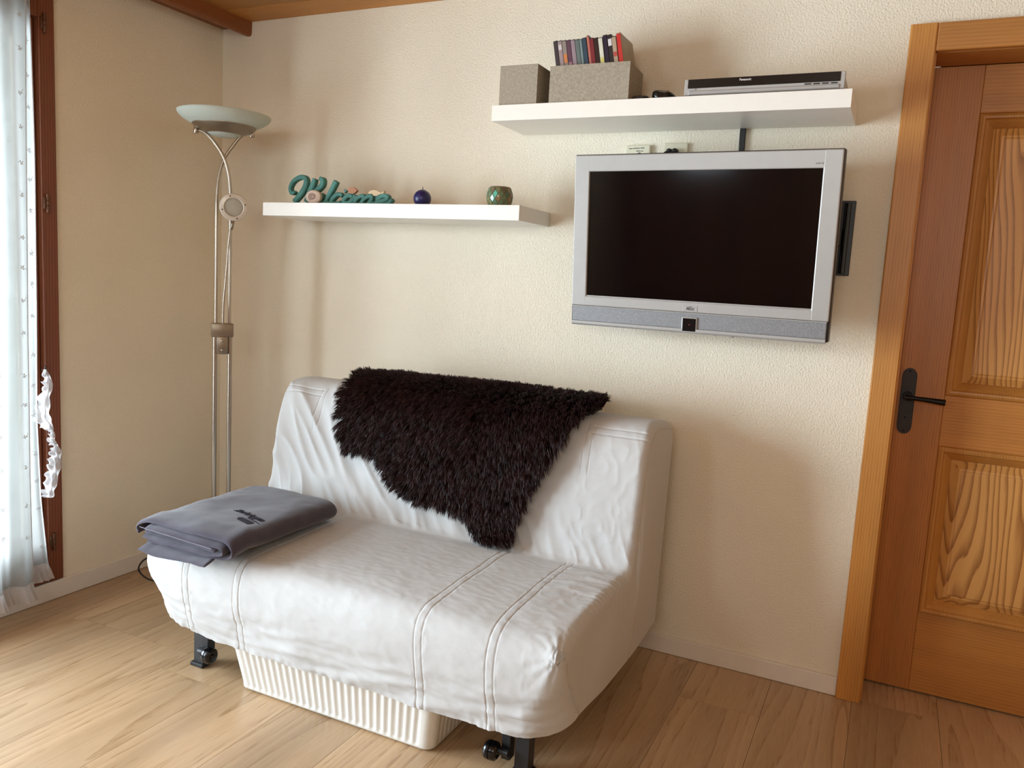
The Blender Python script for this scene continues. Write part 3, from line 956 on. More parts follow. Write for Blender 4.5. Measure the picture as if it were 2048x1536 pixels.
# ------------------------------------------------------------------ folded fleece blanket on the left of the seat
BA = math.radians(0)
bl = thing('folded_blanket', (0.93, -0.83, 0.44), 'folded charcoal fleece blanket with dark embroidery on the left of the seat', 'blanket')
def bl_layer(path, th, y0, y1, ny, seed, jig):
    """one folded layer: section path in (x, z) with thickness th, swept from y0 to y1"""
    P = np.array([[q.x, q.z] for q in spline([(a, 0, b) for a, b in path], 7)])
    t = np.gradient(P, axis=0); t /= np.linalg.norm(t, axis=1)[:, None]
    nn = np.c_[-t[:, 1], t[:, 0]]
    up_, dn_ = P + nn * th / 2, P - nn * th / 2
    ring = np.vstack([up_, [P[-1] + t[-1] * th * 0.45], dn_[::-1], [P[0] - t[0] * th * 0.45]])
    ys = np.r_[y0, y0 + 0.0035, np.linspace(y0 + 0.012, y1 - 0.012, ny), y1 - 0.0035, y1]
    sc = np.r_[0.35, 0.8, np.ones(ny), 0.8, 0.35]
    cen = np.vstack([P, [P[-1]], P[::-1], [P[0]]])
    R = []
    for k, y in enumerate(ys):
        q = cen + (ring - cen) * sc[k]
        yy = y + jig * pnoise(q[:, 0] * 9, q[:, 1] * 4 + seed, seed) * (1 if abs(y - y0) < abs(y - y1) else 1)
        dz = 0.004 * pnoise(q[:, 0] * 8, np.full(len(q), y * 8 + seed), seed + 1) + 0.0015 * pnoise(q[:, 0] * 30, np.full(len(q), y * 30), seed + 2)
        # rises to the backrest, droops over the seat front
        zb = np.interp(y, [-1.10, -1.03, -0.97, -0.90, -0.55], [-0.028, -0.004, 0.004, 0.0, 0.004])
        R.append(np.c_[q[:, 0] + 0.05 * (y + 0.83) * 0 , yy, q[:, 1] + dz + zb])
    R = np.stack(R)
    R = np.concatenate([R, R[:, :1]], 1)
    mb = MB().grid(R)
    m = R.shape[1]
    b = 0
    mb.f.append(tuple(range(m - 1)))
    mb.f.append(tuple((len(ys) - 1) * m + k for k in range(m - 1))[::-1])
    return mb
Z0 = 0.437
# outer fold: lies on the seat, turns up on the right, comes back over the top and rolls down on the left
outer = [(0.775, Z0 + 0.006), (0.90, Z0 + 0.006), (1.03, Z0 + 0.007), (1.085, Z0 + 0.012), (1.106, Z0 + 0.032), (1.090, Z0 + 0.055), (1.04, Z0 + 0.064), (0.92, Z0 + 0.067), (0.80, Z0 + 0.066), (0.752, Z0 + 0.060), (0.732, Z0 + 0.045), (0.738, Z0 + 0.028)]
body = bl_layer(outer, 0.011, -1.045, -0.575, 30, 41, 0.010)
build('blanket_fold', body, M['fleece'], bl, True, angle=60)
inner1 = [(0.762, Z0 + 0.026), (0.85, Z0 + 0.023), (1.00, Z0 + 0.020), (1.062, Z0 + 0.024), (1.077, Z0 + 0.034), (1.060, Z0 + 0.045), (1.0, Z0 + 0.049), (0.85, Z0 + 0.052), (0.775, Z0 + 0.052)]
build('blanket_fold', bl_layer(inner1, 0.010, -1.056, -0.59, 24, 51, 0.012), M['fleece'], bl, True, angle=60)
inner2 = [(0.768, Z0 + 0.038), (0.88, Z0 + 0.036), (1.052, Z0 + 0.034)]
build('blanket_fold', bl_layer(inner2, 0.008, -1.050, -0.60, 24, 61, 0.012), M['fleece'], bl, True, angle=60)
under = [(0.768, Z0 - 0.002), (0.84, Z0 - 0.003), (0.97, Z0 - 0.003), (1.035, Z0 - 0.002)]
build('blanket_fold', bl_layer(under, 0.007, -1.075, -0.98, 12, 71, 0.006), M['fleece'], bl, True, angle=60)
# stitched hem along the open front edges, lettering and patch on top
mb = MB()
for k in range(60):
    x = 0.765 + k * 0.0048
    mb.box(x, x + 0.0028, -1.0665, -1.0640, Z0 + 0.0455 - 0.0002 * k, Z0 + 0.0475 - 0.0002 * k)
build('hem_stitching', mb, M['stitch_light'], bl, kind='stuff')
def blanket_top(x, y):
    zb = np.interp(y, [-1.10, -1.03, -0.97, -0.90, -0.55], [-0.028, -0.004, 0.004, 0.0, 0.004])
    zp = np.interp(x, [0.80, 0.92, 1.04, 1.075], [Z0 + 0.066, Z0 + 0.067, Z0 + 0.064, Z0 + 0.059])
    dz = 0.004 * pnoise(np.array([x * 8]), np.array([y * 8 + 41]), 42)[0] + 0.0015 * pnoise(np.array([x * 30]), np.array([y * 30]), 43)[0]
    return zp + 0.0055 + dz + zb
ef = Matrix.Translation(Vector((0.996, -0.858, 0))) @ Matrix.Rotation(math.radians(-11), 4, 'Z')
ef.translation -= Vector((0.93, -0.83, 0))
lt = text_part('embroidered_lettering', 'Zurbriggen', 0.031, M['stitch'], bl, ef, 0.0008, 0.0006, shear=0.15)
for q in lt.data.vertices:
    q.co.z = blanket_top(q.co.x + 0.93, q.co.y - 0.83) - 0.44 + 0.0012 + (0.0008 if q.co.z > 0 else -0.001)
eb = MB()
def strip(x0, y0, x1, y1, w0, w1):
    """narrow embroidered band following the top of the blanket"""
    top_, bot_ = [], []
    n = 10
    for k in range(n + 1):
        t = k / n
        x, y, w = x0 + (x1 - x0) * t, y0 + (y1 - y0) * t, (w0 + (w1 - w0) * t) * (1 if 0 < k < n else 0.2)
        top_.append((x, y + w, blanket_top(x, y + w) + 0.0014))
        bot_.append((x, y - w, blanket_top(x, y - w) + 0.0014))
    eb.add(top_ + bot_, [(k, k + 1, n + 2 + k, n + 1 + k) for k in range(n)])
strip(0.985, -0.895, 1.06, -0.915, 0.010, 0.014)
strip(1.005, -0.880, 1.072, -0.897, 0.0022, 0.0022)
build('embroidered_patch', eb, M['stitch'], bl, fix=False)

# ------------------------------------------------------------------ ribbed storage box under the sofa
box = thing('storage_box', (1.385, -0.70, 0.0), 'long white ribbed plastic storage box standing under the sofa', 'box')
def ring(cx0, cx1, cy0, cy1, r, ribs, amp):
    """rounded rectangle with fluted sides"""
    pts = []
    def run(ax, ay, bx, by, nx_, ny_):
        L = math.hypot(bx - ax, by - ay)
        n = int(L / 0.003)
        for k in range(n):
            t = k / n
            u = t * L
            e = min(1, min(u, L - u) / 0.02)
            o = -amp * e * (0.5 - 0.5 * math.cos(2 * PI * u / 0.0235))
            pts.append((ax + (bx - ax) * t + nx_ * o, ay + (by - ay) * t + ny_ * o))
    def arc(cx_, cy_, a0):
        for k in range(8):
            a = a0 + PI / 2 * k / 8
            pts.append((cx_ + r * math.cos(a), cy_ + r * math.sin(a)))
    run(cx0 + r, cy0, cx1 - r, cy0, 0, -1); arc(cx1 - r, cy0 + r, -PI / 2)
    run(cx1, cy0 + r, cx1, cy1 - r, 1, 0); arc(cx1 - r, cy1 - r, 0)
    run(cx1 - r, cy1, cx0 + r, cy1, 0, 1); arc(cx0 + r, cy1 - r, PI / 2)
    run(cx0, cy1 - r, cx0, cy0 + r, -1, 0); arc(cx0 + r, cy0 + r, PI)
    return pts
lv = [(0.0015, 0.006, 0), (0.006, 0.001, 0), (0.012, 0, 0), (0.020, 0, 0.0042), (0.148, -0.022, 0.0042), (0.156, -0.024, 0), (0.168, -0.026, 0)]
rows = []
nmin = None
for z, ins, amp in lv:
    rows.append([(x, y, z) for x, y in ring(1.045, 1.722, -0.945, -0.50, 0.030, 0, amp)])
    cxm, cym = 1.3835, -0.7225
    rows[-1] = [(cxm + (x - cxm) * (1 - ins / 0.34), cym + (y - cym) * (1 - ins / 0.22), z) for x, y, z in rows[-1]]
G = np.array([r + r[:1] for r in rows])
mb = MB().grid(G)
mb.f.append(tuple(range(G.shape[1] - 1)))
build('tub', mb, M['plastic_white'], box, True, angle=50)
rim = [(cx_, cy_) for cx_, cy_ in ring(1.008, 1.759, -0.962, -0.475, 0.035, 0, 0)]
build('lid', MB().prism(rim, 0.167, 0.178, 'z'), M['plastic_white'], box)

# ------------------------------------------------------------------ uplighter floor lamp with reading arm
LX, LY = 0.345, -0.33
lamp = thing('floor_lamp', (LX, LY, 0), 'brushed nickel twin-pole uplighter floor lamp with frosted glass bowl in the corner', 'lamp')
build('base', MB().lathe([(0, 0.001), (0.135, 0.001), (0.137, 0.006), (0.134, 0.014), (0.06, 0.022), (0.03, 0.028), (0, 0.030)], (LX, LY, 0), 48), M['nickel'], lamp, True, angle=40)
for sx in (-1, 1):
    build('lower_pole', MB().tube([(LX + sx * 0.0275, LY, 0.02), (LX + sx * 0.0275, LY, 0.985)], 0.0088, 14), M['nickel'], lamp, True, angle=50)
# each upper pole bends over to the other side and carries the bowl
for sx in (-1, 1):
    ze = 1.762 if sx > 0 else 1.770
    pts = [(LX + sx * 0.0250, LY, 0.94), (LX + sx * 0.0250, LY, 1.20), (LX + sx * 0.0255, LY, 1.45), (LX + sx * 0.024, LY - sx * 0.004, 1.54), (LX + sx * 0.017, LY - sx * 0.008, 1.61), (LX, LY - sx * 0.009, 1.668), (LX - sx * 0.028, LY - sx * 0.007, 1.715), (LX - sx * 0.060, LY - sx * 0.003, ze - 0.012), (LX - sx * 0.084, LY, ze), (LX - sx * 0.100, LY, ze + 0.001)]
    build('upper_pole', MB().tube(spline(pts, 8), 0.0062, 12), M['nickel'], lamp, True, angle=50)
HC = Vector((LX, LY, 1.772))
tilt = Matrix.Identity(3)
for sx, zz in ((-1, 1.766), (1, 1.772)):
    build('pivot_knob', MB().lathe([(0, -0.015), (0.007, -0.015), (0.0095, -0.012), (0.0095, 0.006), (0.007, 0.009), (0, 0.010)], (LX + sx * 0.100, LY, zz), 16), M['nickel'], lamp, True, angle=40)
dish = build('metal_dish', MB().lathe([(0.062, -0.012), (0.066, -0.014), (0.092, -0.004), (0.110, 0.009), (0.116, 0.015), (0.116, 0.021), (0.110, 0.020), (0.085, 0.004), (0.058, -0.004)], HC, 56), M['nickel_dull'], lamp, True, angle=40)
build('diffuser_disc', MB().lathe([(0, -0.024), (0.03, -0.0235), (0.05, -0.019), (0.064, -0.011), (0.062, -0.008), (0, -0.012)], HC, 40), M['frosted'], lamp, True)
build('glass_bowl', MB().lathe([(0.108, 0.014), (0.125, 0.021), (0.146, 0.032), (0.160, 0.043), (0.168, 0.053), (0.170, 0.060), (0.166, 0.061), (0.157, 0.047), (0.143, 0.036), (0.122, 0.025), (0.106, 0.019)], HC, 72), M['frosted'], lamp, True)
# clamp and reading arm
mb = MB()
mb.box(LX - 0.0430, LX + 0.0405, LY - 0.016, LY + 0.013, 0.985, 1.040, 0.006)
mb.box(LX - 0.0235, LX + 0.0215, LY - 0.019, LY + 0.010, 0.918, 0.99, 0.008)
cl_ = build('clamp', mb, M['nickel_dull'], lamp, True, angle=40)
for z in (0.972, 0.935):
    build('screw', MB().lathe([(0, 0.005), (0.003, 0.0045), (0.0055, 0.0025), (0.006, 0)], (LX - 0.001, LY - 0.019, z), 14, Matrix.Rotation(PI / 2, 3, 'X')), M['nickel'], cl_, True)
build('reading_arm', MB().tube(spline([(LX + 0.001, LY - 0.010, 1.03), (LX + 0.003, LY - 0.014, 1.12), (LX + 0.012, LY - 0.018, 1.24), (LX + 0.020, LY - 0.022, 1.36), (LX + 0.030, LY - 0.026, 1.43)], 6), 0.0042, 10), M['nickel'], lamp, True)
RC = Vector((LX + 0.036, LY - 0.036, 1.487))
dirv = Vector((0.05, -0.99, -0.10)).normalized()
rot = dirv.to_track_quat('Z', 'Y').to_matrix()
rd = build('reading_light', MB().lathe([(0.034, 0.010), (0.037, 0.014), (0.049, 0.012), (0.052, 0.008), (0.052, 0.003), (0.046, -0.004), (0.022, -0.010), (0, -0.013)], RC, 40, rot), M['ring_white'], lamp, True, angle=40)
build('lens', MB().lathe([(0, 0.012), (0.022, 0.0115), (0.031, 0.010), (0.035, 0.008)], RC, 32, rot), M['lens'], rd, True)
for a in (0.3, 1.9, 3.4, 5.0):
    q = RC + rot @ Vector((0.043 * math.cos(a), 0.043 * math.sin(a), 0.0132))
    build('screw', MB().lathe([(0, 0.002), (0.0018, 0.0015), (0.0026, 0)], q, 8, rot), M['iron_dark'], rd)
build('socket_tube', MB().tube([(LX + 0.034, LY - 0.030, 1.436), (LX + 0.029, LY - 0.027, 1.402)], [0.007, 0.005], 10), M['nickel_dull'], rd, True)
lamp.rotation_euler = (0, 0, math.radians(45))
# its mains lead, lying in a loop by the skirting board
def unturn(p):
    q = Matrix.Rotation(math.radians(-45), 3, 'Z') @ (Vector(p) - Vector((LX, LY, 0)))
    return (q.x + LX, q.y + LY, q.z)
build('power_cord', MB().tube(spline([unturn(p) for p in [(0.36, -0.21, 0.012), (0.30, -0.28, 0.006), (0.26, -0.36, 0.005), (0.22, -0.46, 0.005), (0.17, -0.52, 0.012), (0.115, -0.53, 0.04), (0.09, -0.50, 0.062), (0.085, -0.45, 0.068), (0.115, -0.39, 0.045), (0.16, -0.34, 0.012), (0.17, -0.26, 0.005), (0.12, -0.16, 0.005)]], 8), 0.0035, 8), M['black_rubber'], lamp, True, label='thin black power cord in a loop by the baseboard')

# ------------------------------------------------------------------ floating shelves
LS = thing('wall_shelf', (1.02, -0.13, 1.464), 'white lacquered floating shelf holding the Welcome sign and candle', 'shelf')
build('shelf_board', MB().box(0.476, 1.571, -0.26, -0.004, 1.464, 1.514, 0.0012), M['lacquer'], LS)
build('wall_bracket', MB().box(0.50, 1.568, -0.006, 0.0, 1.466, 1.512), M['lacquer'], LS)
US = thing('wall_shelf', (2.0, -0.13, 1.785), 'white lacquered floating shelf above the television with grey boxes', 'shelf')
build('shelf_board', MB().box(1.451, 2.551, -0.26, -0.004, 1.785, 1.835, 0.0012), M['lacquer'], US)
build('wall_bracket', MB().box(1.455, 2.547, -0.006, 0.0, 1.787, 1.833), M['lacquer'], US)

# ------------------------------------------------------------------ Welcome sign
sg = thing('welcome_sign', (0.78, -0.19, 1.5145), 'teal wooden Welcome script sign with shell and fish on lower shelf', 'sign')
SY0 = -0.19
def sp_(pts):
    return [(0.545 + (560 + a / 8.533 - 575) * 0.002325, SY0, 1.5145 + 0.0015 + (625 - b) / 8.533 * 0.00190) for a, b in pts]
def stroke(mb, pts, w, depth=0.022, y=0.0):
    P = spline(sp_(pts), 6)
    P = [(q.x, q.y + y + 0.003 * i / len(P), q.z) for i, q in enumerate(P)]
    if not isinstance(w, (list, tuple)):
        w = [w]
    R = [0.88 * float(np.interp(i / (len(P) - 1), np.linspace(0, 1, len(w)), w)) for i in range(len(P))]
    mb.tube(P, R, flat=(1, depth, (0, 1, 0)))
letters = [
    [([(245, 420), (215, 445), (175, 430), (158, 350), (205, 250), (290, 190), (370, 172), (430, 205), (432, 275), (400, 370), (325, 480), (225, 590)], [.006, .0085, .0085, .009, .0105, .012, .013, .012]),
     ([(592, 205), (560, 300), (505, 420), (440, 590)], [.0095, .0125, .013, .012]),
     ([(470, 560), (545, 460), (650, 380), (718, 300), (725, 225), (675, 195)], [.006, .008, .0115, .0125, .011, .0085])],
    [([(655, 560), (720, 520), (735, 480), (690, 460), (650, 500), (660, 570), (720, 600), (800, 560)], .006)],
    [([(960, 245), (905, 360), (840, 480), (790, 590), (860, 600)], [.0115, .0115, .010, .009, .006])],
    [([(1075, 495), (1045, 460), (975, 470), (905, 540), (890, 600), (950, 612), (1050, 590)], [.0065, .008, .010, .010, .008, .006])],
    [([(1250, 500), (1180, 480), (1110, 540), (1110, 600), (1180, 605), (1250, 545), (1255, 490), (1310, 530)], [.008, .010, .010, .009, .008])],
    [([(1330, 490), (1300, 560), (1270, 615)], .0085), ([(1290, 590), (1350, 510), (1425, 485), (1430, 540), (1390, 615)], [.006, .009, .009]), ([(1410, 590), (1480, 510), (1555, 485), (1565, 540), (1520, 605), (1600, 600)], [.006, .009, .009, .007])],
    [([(1610, 600), (1700, 575), (1810, 535), (1815, 492), (1740, 482), (1670, 530), (1668, 590), (1740, 615), (1820, 605), (1890, 540)], [.006, .008, .009, .009, .011, .010, .009, .007])],
]
nm = ['letter'] * 7
for strokes in letters:
    mb = MB()
    for k, (pts, w) in enumerate(strokes):
        stroke(mb, pts, w, 0.022 + 0.0006 * k)
    build('letter', mb, M['teal'], sg)
build('base_strip', MB().box(0.746, 1.012, SY0 - 0.009, SY0 + 0.009, 1.515, 1.5225, 0.001), M['teal'], sg)
sc_ = sp_([(630, 522)])[0]
rx90 = Matrix.Rotation(PI / 2, 3, 'X')
sh = build('shell', MB().lathe([(0, 0.010), (0.030, 0.010), (0.0355, 0.006), (0.036, -0.004), (0.034, -0.008), (0, -0.008)], (sc_[0], SY0 - 0.020, 1.515 + 0.0255), 28, Matrix.Diagonal((1.0, 1.0, 0.71)) @ rx90), M['shell'], sg, True, angle=40)
spi = [(sc_[0] + (0.003 + 0.0155 * t) * math.cos(17 * t), SY0 - 0.0302, 1.515 + 0.0262 + 0.74 * (0.003 + 0.0155 * t) * math.sin(17 * t)) for t in np.linspace(0, 1, 50)]
build('spiral_line', MB().tube(spi, 0.0012, 6), M['shell_line'], sh)
def fish(cx_, cz_, L, h, mat, name, tail):
    top = [(L * (k / 12 - 0.5), h * math.sin(PI * (k / 12) ** 0.85)) for k in range(13)]
    poly = [(cx_ + a, cz_ + b) for a, b in top] + [(cx_ + tail * L * 0.72, cz_ + h * 0.7), (cx_ + tail * L * 0.68, cz_), (cx_ + tail * L * 0.72, cz_ - h * 0.7)] * (1 if tail > 0 else 0)
    poly += [(cx_ - a, cz_ - b) for a, b in top[1:-1]]
    return build(name, MB().prism(poly, SY0 - 0.006, SY0 + 0.006), mat, sg)
a = sp_([(1235, 395)])[0]
fish(a[0], a[2], 0.046, 0.012, M['pink'], 'pink_fish', 0)
b = sp_([(1110, 425)])[0]
build('fish_tail', MB().prism([(a[0] - 0.020, a[2]), (a[0] - 0.036, a[2] + 0.005), (a[0] - 0.034, a[2] - 0.010), (a[0] - 0.028, a[2] - 0.006)], SY0 - 0.006, SY0 + 0.006), M['teal'], sg)
a = sp_([(1610, 435)])[0]
fish(a[0], a[2], 0.058, 0.0105, M['cream_wood'], 'cream_fish', 1)
for px_, pz_ in ((1240, 455), (1640, 480)):
    q = sp_([(px_, pz_)])[0]
    build('peg', MB().box(q[0] - 0.004, q[0] + 0.004, SY0 - 0.004, SY0 + 0.004, q[2] - 0.012, q[2] + 0.004), M['teal'], sg)

# ------------------------------------------------------------------ ball candle and mosaic tealight holder
cd = thing('ball_candle', (1.152, -0.19, 1.514), 'navy blue ball candle with short wick on lower shelf', 'candle')
R_ = 0.0318
prof = [(0, 0.0006), (0.0195, 0.0006)] + [(R_ * math.cos(t), 0.0255 + R_ * math.sin(t)) for t in np.linspace(-0.90, 1.42, 24)] + [(0.004, 0.0575), (0, 0.057)]
build('wax_ball', MB().lathe(prof, (1.152, -0.19, 1.514), 40), M['candle'], cd, True)
build('wick', MB().tube([(1.152, -0.19, 1.569), (1.1525, -0.19, 1.576), (1.1515, -0.189, 1.581)], 0.0011, 6), M['wick'], cd)
def mosaic_mat():
    m, nt, p, N, L = new_mat('mosaic_glass')
    oi, rp = N.new('ShaderNodeObjectInfo'), N.new('ShaderNodeValToRGB')
    rp.color_ramp.interpolation = 'CONSTANT'
    e = rp.color_ramp.elements
    e[0].color, e[1].color = lin((104, 122, 92)), lin((122, 126, 92))
    e[1].position = 0.25
    for q, c in ((0.5, (134, 112, 80)), (0.68, (88, 116, 92)), (0.84, (108, 98, 78))):
        x = e.new(q); x.color = lin(c)
    L.new(oi.outputs['Random'], rp.inputs['Fac'])
    L.new(rp.outputs[0], p.inputs['Base Color'])
    p.inputs['Roughness'].default_value = 0.15
    return m
M['mosaic'] = mosaic_mat()
M['mosaic_teal'] = simple('teal_glass_tile', (92, 178, 154), 0.12)
M['grout'] = simple('olive_grout', (112, 104, 78), 0.8)
th = thing('tealight_holder', (1.461, -0.19, 1.514), 'barrel-shaped green and brown mosaic glass tealight holder on lower shelf', 'candle holder')
def barrel(h):
    return 0.0350 + 0.0092 * math.sin(PI * min(max(h / 0.066, 0), 1))
pr = [(0, 0.0006), (0.0348, 0.0006)] + [(barrel(h), h) for h in np.linspace(0.003, 0.064, 14)] + [(0.034, 0.066), (0.031, 0.064), (0.035, 0.03), (0.031, 0.006), (0, 0.005)]
hb = build('glass_cup', MB().lathe(pr, (1.461, -0.19, 1.514), 48), M['grout'], th, True)
NT = 13
for row in range(4):
    for k in range(NT):
        a0 = 2 * PI * (k + 0.5 * (row % 2)) / NT
        hc = 0.0105 + row * 0.0148
        da, dh = PI / NT * 0.86, 0.0135
        v = []
        for off_, sc2 in ((0.0002, 1.0), (0.0016, 0.86)):
            for du, dv in ((0, -1), (0.55, -0.45), (1, 0), (0.55, 0.45), (0, 1), (-0.55, 0.45), (-1, 0), (-0.55, -0.45)):
                hh = min(max(hc + dv * dh * sc2, 0.002), 0.064)
                rr_ = barrel(hh) + off_
                v.append((1.461 + rr_ * math.cos(a0 + du * da * sc2), -0.19 + rr_ * math.sin(a0 + du * da * sc2), 1.514 + hh))
        fcs = [tuple(range(8, 16))] + [(i, (i + 1) % 8, 8 + (i + 1) % 8, 8 + i) for i in range(8)]
        hot = abs(((a0 - math.radians(-88)) + PI) % (2 * PI) - PI) < 0.34 and row in (1, 2)
        hot = hot and (row == 1 or row == 2) and abs(((a0 - math.radians(-96)) + PI) % (2 * PI) - PI) < 0.3
        build('tile', MB().add(v, fcs), M['mosaic_teal'] if hot else M['mosaic'], th)

# ------------------------------------------------------------------ felt boxes and disc cases on the upper shelf
ZS = 1.8352
def felt_box(name, fx0, fx1, bx0, bx1, y0, y1, zt, label):
    t = thing(name, ((fx0 + fx1) / 2, (y0 + y1) / 2, ZS), label, 'box', 'felt boxes on the upper shelf')
    w = 0.005
    c = [(fx0, y0), (fx1, y0), (bx1, y1), (bx0, y1)]
    ci = [(fx0 + w, y0 + w), (fx1 - w, y0 + w), (bx1 - w, y1 - w), (bx0 + w, y1 - w)]
    tz = [zt, zt, zt, zt]
    n = ['front_panel', 'side_panel', 'back_panel', 'side_panel']
    for k in range(4):
        a, b = c[k], c[(k + 1) % 4]
        ia, ib = ci[k], ci[(k + 1) % 4]
        f = 0.012 if k in (0,) else 0.012
        v = [(a[0], a[1], ZS), (b[0], b[1], ZS), (ib[0], ib[1], ZS), (ia[0], ia[1], ZS)]
        v += [(x, y, zt) for x, y in (a, b, ib, ia)]
        build(n[k], MB().add(v, [(0, 1, 2, 3), (4, 5, 6, 7), (0, 1, 5, 4), (1, 2, 6, 5), (2, 3, 7, 6), (3, 0, 4, 7)]), M['felt'], t)
    v = [(x, y, ZS) for x, y in ci] + [(x, y, ZS + 0.004) for x, y in ci]
    build('bottom_panel', MB().add(v, [(0, 1, 2, 3), (4, 5, 6, 7), (0, 1, 5, 4), (1, 2, 6, 5), (2, 3, 7, 6), (3, 0, 4, 7)]), M['felt'], t)
    return t
t = felt_box('felt_box', 1.472, 1.606, 1.474, 1.604, -0.253, -0.115, 1.957, 'small grey felt box at the left end of the upper shelf, no discs inside')
build('lid', MB().box(1.4715, 1.6065, -0.2535, -0.1145, 1.957, 1.9595, 0.001), M['felt'], t)
felt_box('felt_box', 1.650, 1.914, 1.642, 1.907, -0.254, -0.096, 1.948, 'wide grey felt box full of film disc cases on upper shelf')

case_specs = [
    ((58, 52, 56), 'dark charcoal disc case at the far left of the felt box'),
    ((150, 132, 134), 'pale mauve-grey disc case, second from left in felt box'),
    ((138, 128, 122), 'grey disc case with an orange patch on its spine in felt box'),
    ((92, 62, 78), 'plum purple disc case between grey cases in felt box'),
    ((144, 126, 134), 'greyish lilac disc case just right of the plum one'),
    ((96, 108, 106), 'slate green-grey disc case beside the lilac one in felt box'),
    ((116, 134, 134), 'pale teal disc case left of the dark petrol blue one'),
    ((44, 66, 82), 'dark petrol blue disc case near the middle of felt box'),
    ((176, 104, 92), 'salmon pink disc case just left of the maroon one'),
    ((118, 36, 44), 'maroon disc case just left of the brown-black one'),
    ((44, 26, 24), 'brown-black disc case just left of the white one'),
    ((206, 204, 188), 'white disc case with yellow foot near right of felt box'),
    ((30, 24, 46), 'navy black disc case just right of the white one'),
    ((40, 34, 36), 'black disc case with white head label and plum foot in felt box'),
    ((170, 148, 124), 'tan disc case with a small red mark, second from right'),
    ((188, 48, 44), 'bright red disc case at the far right of felt box'),
]
def case_mat(i, rgb):
    return simple('disc_case_spine_%d' % i, rgb, 0.3, var=0.10, scale=60, stretch=(1, 1, 0.4))
M['case_side'] = simple('disc_case_insert', (150, 134, 108), 0.35, var=0.1)
M['case_black'] = simple('disc_case_plastic', (26, 22, 24), 0.35)
xb = 1.680
lean = math.radians(-11.0)
extra = {2: ((196, 120, 66), 0.118, 0.146), 11: ((204, 196, 110), 0.095, 0.128), 13: ((206, 200, 204), 0.155, 0.176), 14: ((176, 70, 60), 0.128, 0.142), 3: ((150, 110, 120), 0.09, 0.12), 1: ((196, 186, 186), 0.16, 0.176)}
for i, (rgb, lab) in enumerate(case_specs):
    th_ = 0.0142 if i not in (6, 8) else 0.0085
    hgt = 0.190 + (0.003 if i in (7, 8, 15) else 0.0)
    zc = ZS + 0.0045 + (0.010 if i in (8, 15, 12, 13) else 0.004)
    t = thing('disc_case', (xb, -0.233, zc), lab, 'disc case', 'film disc cases in the felt box', rot=(0, lean, 0))
    m_ = case_mat(i, rgb)
    build('case', MB().box(0, th_, 0.002, 0.130, 0, hgt, 0.0012), M['case_side'] if i == 15 else M['case_black'], t, local=True)
    sp2 = build('spine_sleeve', MB().box(0.0006, th_ - 0.0006, 0.0005, 0.004, 0.003, hgt - 0.003, 0.0003), m_, t, local=True)
    if i in extra:
        c_, z0_, z1_ = extra[i]
        build('spine_print', MB().box(0.0016, th_ - 0.0016, 0.0, 0.0006, z0_, z1_), simple('spine_print_%d' % i, c_, 0.4), sp2, local=True)
    xb += th_ / math.cos(lean) + 0.0003

# ------------------------------------------------------------------ remotes and disc player on the upper shelf
def remote(x0, w, h, L, y0, skew, label):
    t = thing('remote_control', (x0 + w / 2, y0, ZS), label, 'remote control', 'remote controls on the upper shelf')
    ys = np.linspace(0, 1, 14)
    R = []
    for q in ys:
        sc3 = 0.55 + 0.45 * min(1, min(q, 1 - q) / 0.12) ** 0.5
        row = []
        for k in range(20):
            a_ = 2 * PI * k / 20
            cx2, cz2 = math.cos(a_), math.sin(a_)
            px2 = (abs(cx2) ** 0.6) * math.copysign(1, cx2) * w / 2 * sc3
            pz2 = (abs(cz2) ** 0.75) * math.copysign(1, cz2) * h / 2 * sc3 * (1.0 - 0.40 * skew * px2 / (w / 2) * (1 if cz2 > 0 else 0))
            row.append((x0 + w / 2 + px2, y0 + q * L, ZS + 0.0004 + h / 2 + pz2 - h / 2 * (1 - sc3) * 0.5))
        R.append(row + row[:1])
    mb = MB().grid(np.array(R))
    mb.f.append(tuple(range(20))); mb.f.append(tuple(13 * 21 + k for k in range(20)))
    build('housing', mb, M['black_gloss'], t, True, angle=50)
    mb = MB()
    for r_ in range(5):
        for c_ in range(3):
            mb.box(x0 + w * (0.28 + 0.17 * c_), x0 + w * (0.40 + 0.17 * c_), y0 + L * (0.2 + 0.12 * r_), y0 + L * (0.26 + 0.12 * r_), ZS + h * 0.88, ZS + h * 1.02)
    build('keypad', mb, M['black_plastic'], t)
remote(1.915, 0.052, 0.019, 0.17, -0.235, 0.0, 'flat black remote control lying beside the wide felt box')
remote(1.978, 0.066, 0.030, 0.15, -0.238, 1.0, 'thick black rounded remote control lying nearer the disc player')

pl = thing('disc_player', (2.305, -0.13, ZS), 'slim black and silver disc player on the right of upper shelf', 'disc player')
px0, px1, py0 = 2.084, 2.528, -0.246
build('housing', MB().box(px0 + 0.004, px1 - 0.004, py0 + 0.010, -0.03, ZS + 0.004, ZS + 0.048, 0.002), M['silver'], pl)
build('front_silver', MB().box(px0, px1, py0, py0 + 0.012, ZS + 0.004, ZS + 0.0505, 0.002), M['silver_light'], pl)
build('display_window', MB().box(px0 + 0.010, px1 - 0.012, py0 - 0.0015, py0 + 0.006, ZS + 0.024, ZS + 0.0495, 0.001), M['black_gloss'], pl)
build('lower_lip', MB().box(px0 + 0.012, px1 - 0.012, py0 - 0.003, py0 + 0.004, ZS + 0.005, ZS + 0.017, 0.003), M['silver'], pl)
build('power_button', MB().box(px0 + 0.018, px0 + 0.034, py0 - 0.003, py0 + 0.004, ZS + 0.0185, ZS + 0.0225, 0.0006), M['silver_light'], pl)
mb = MB()
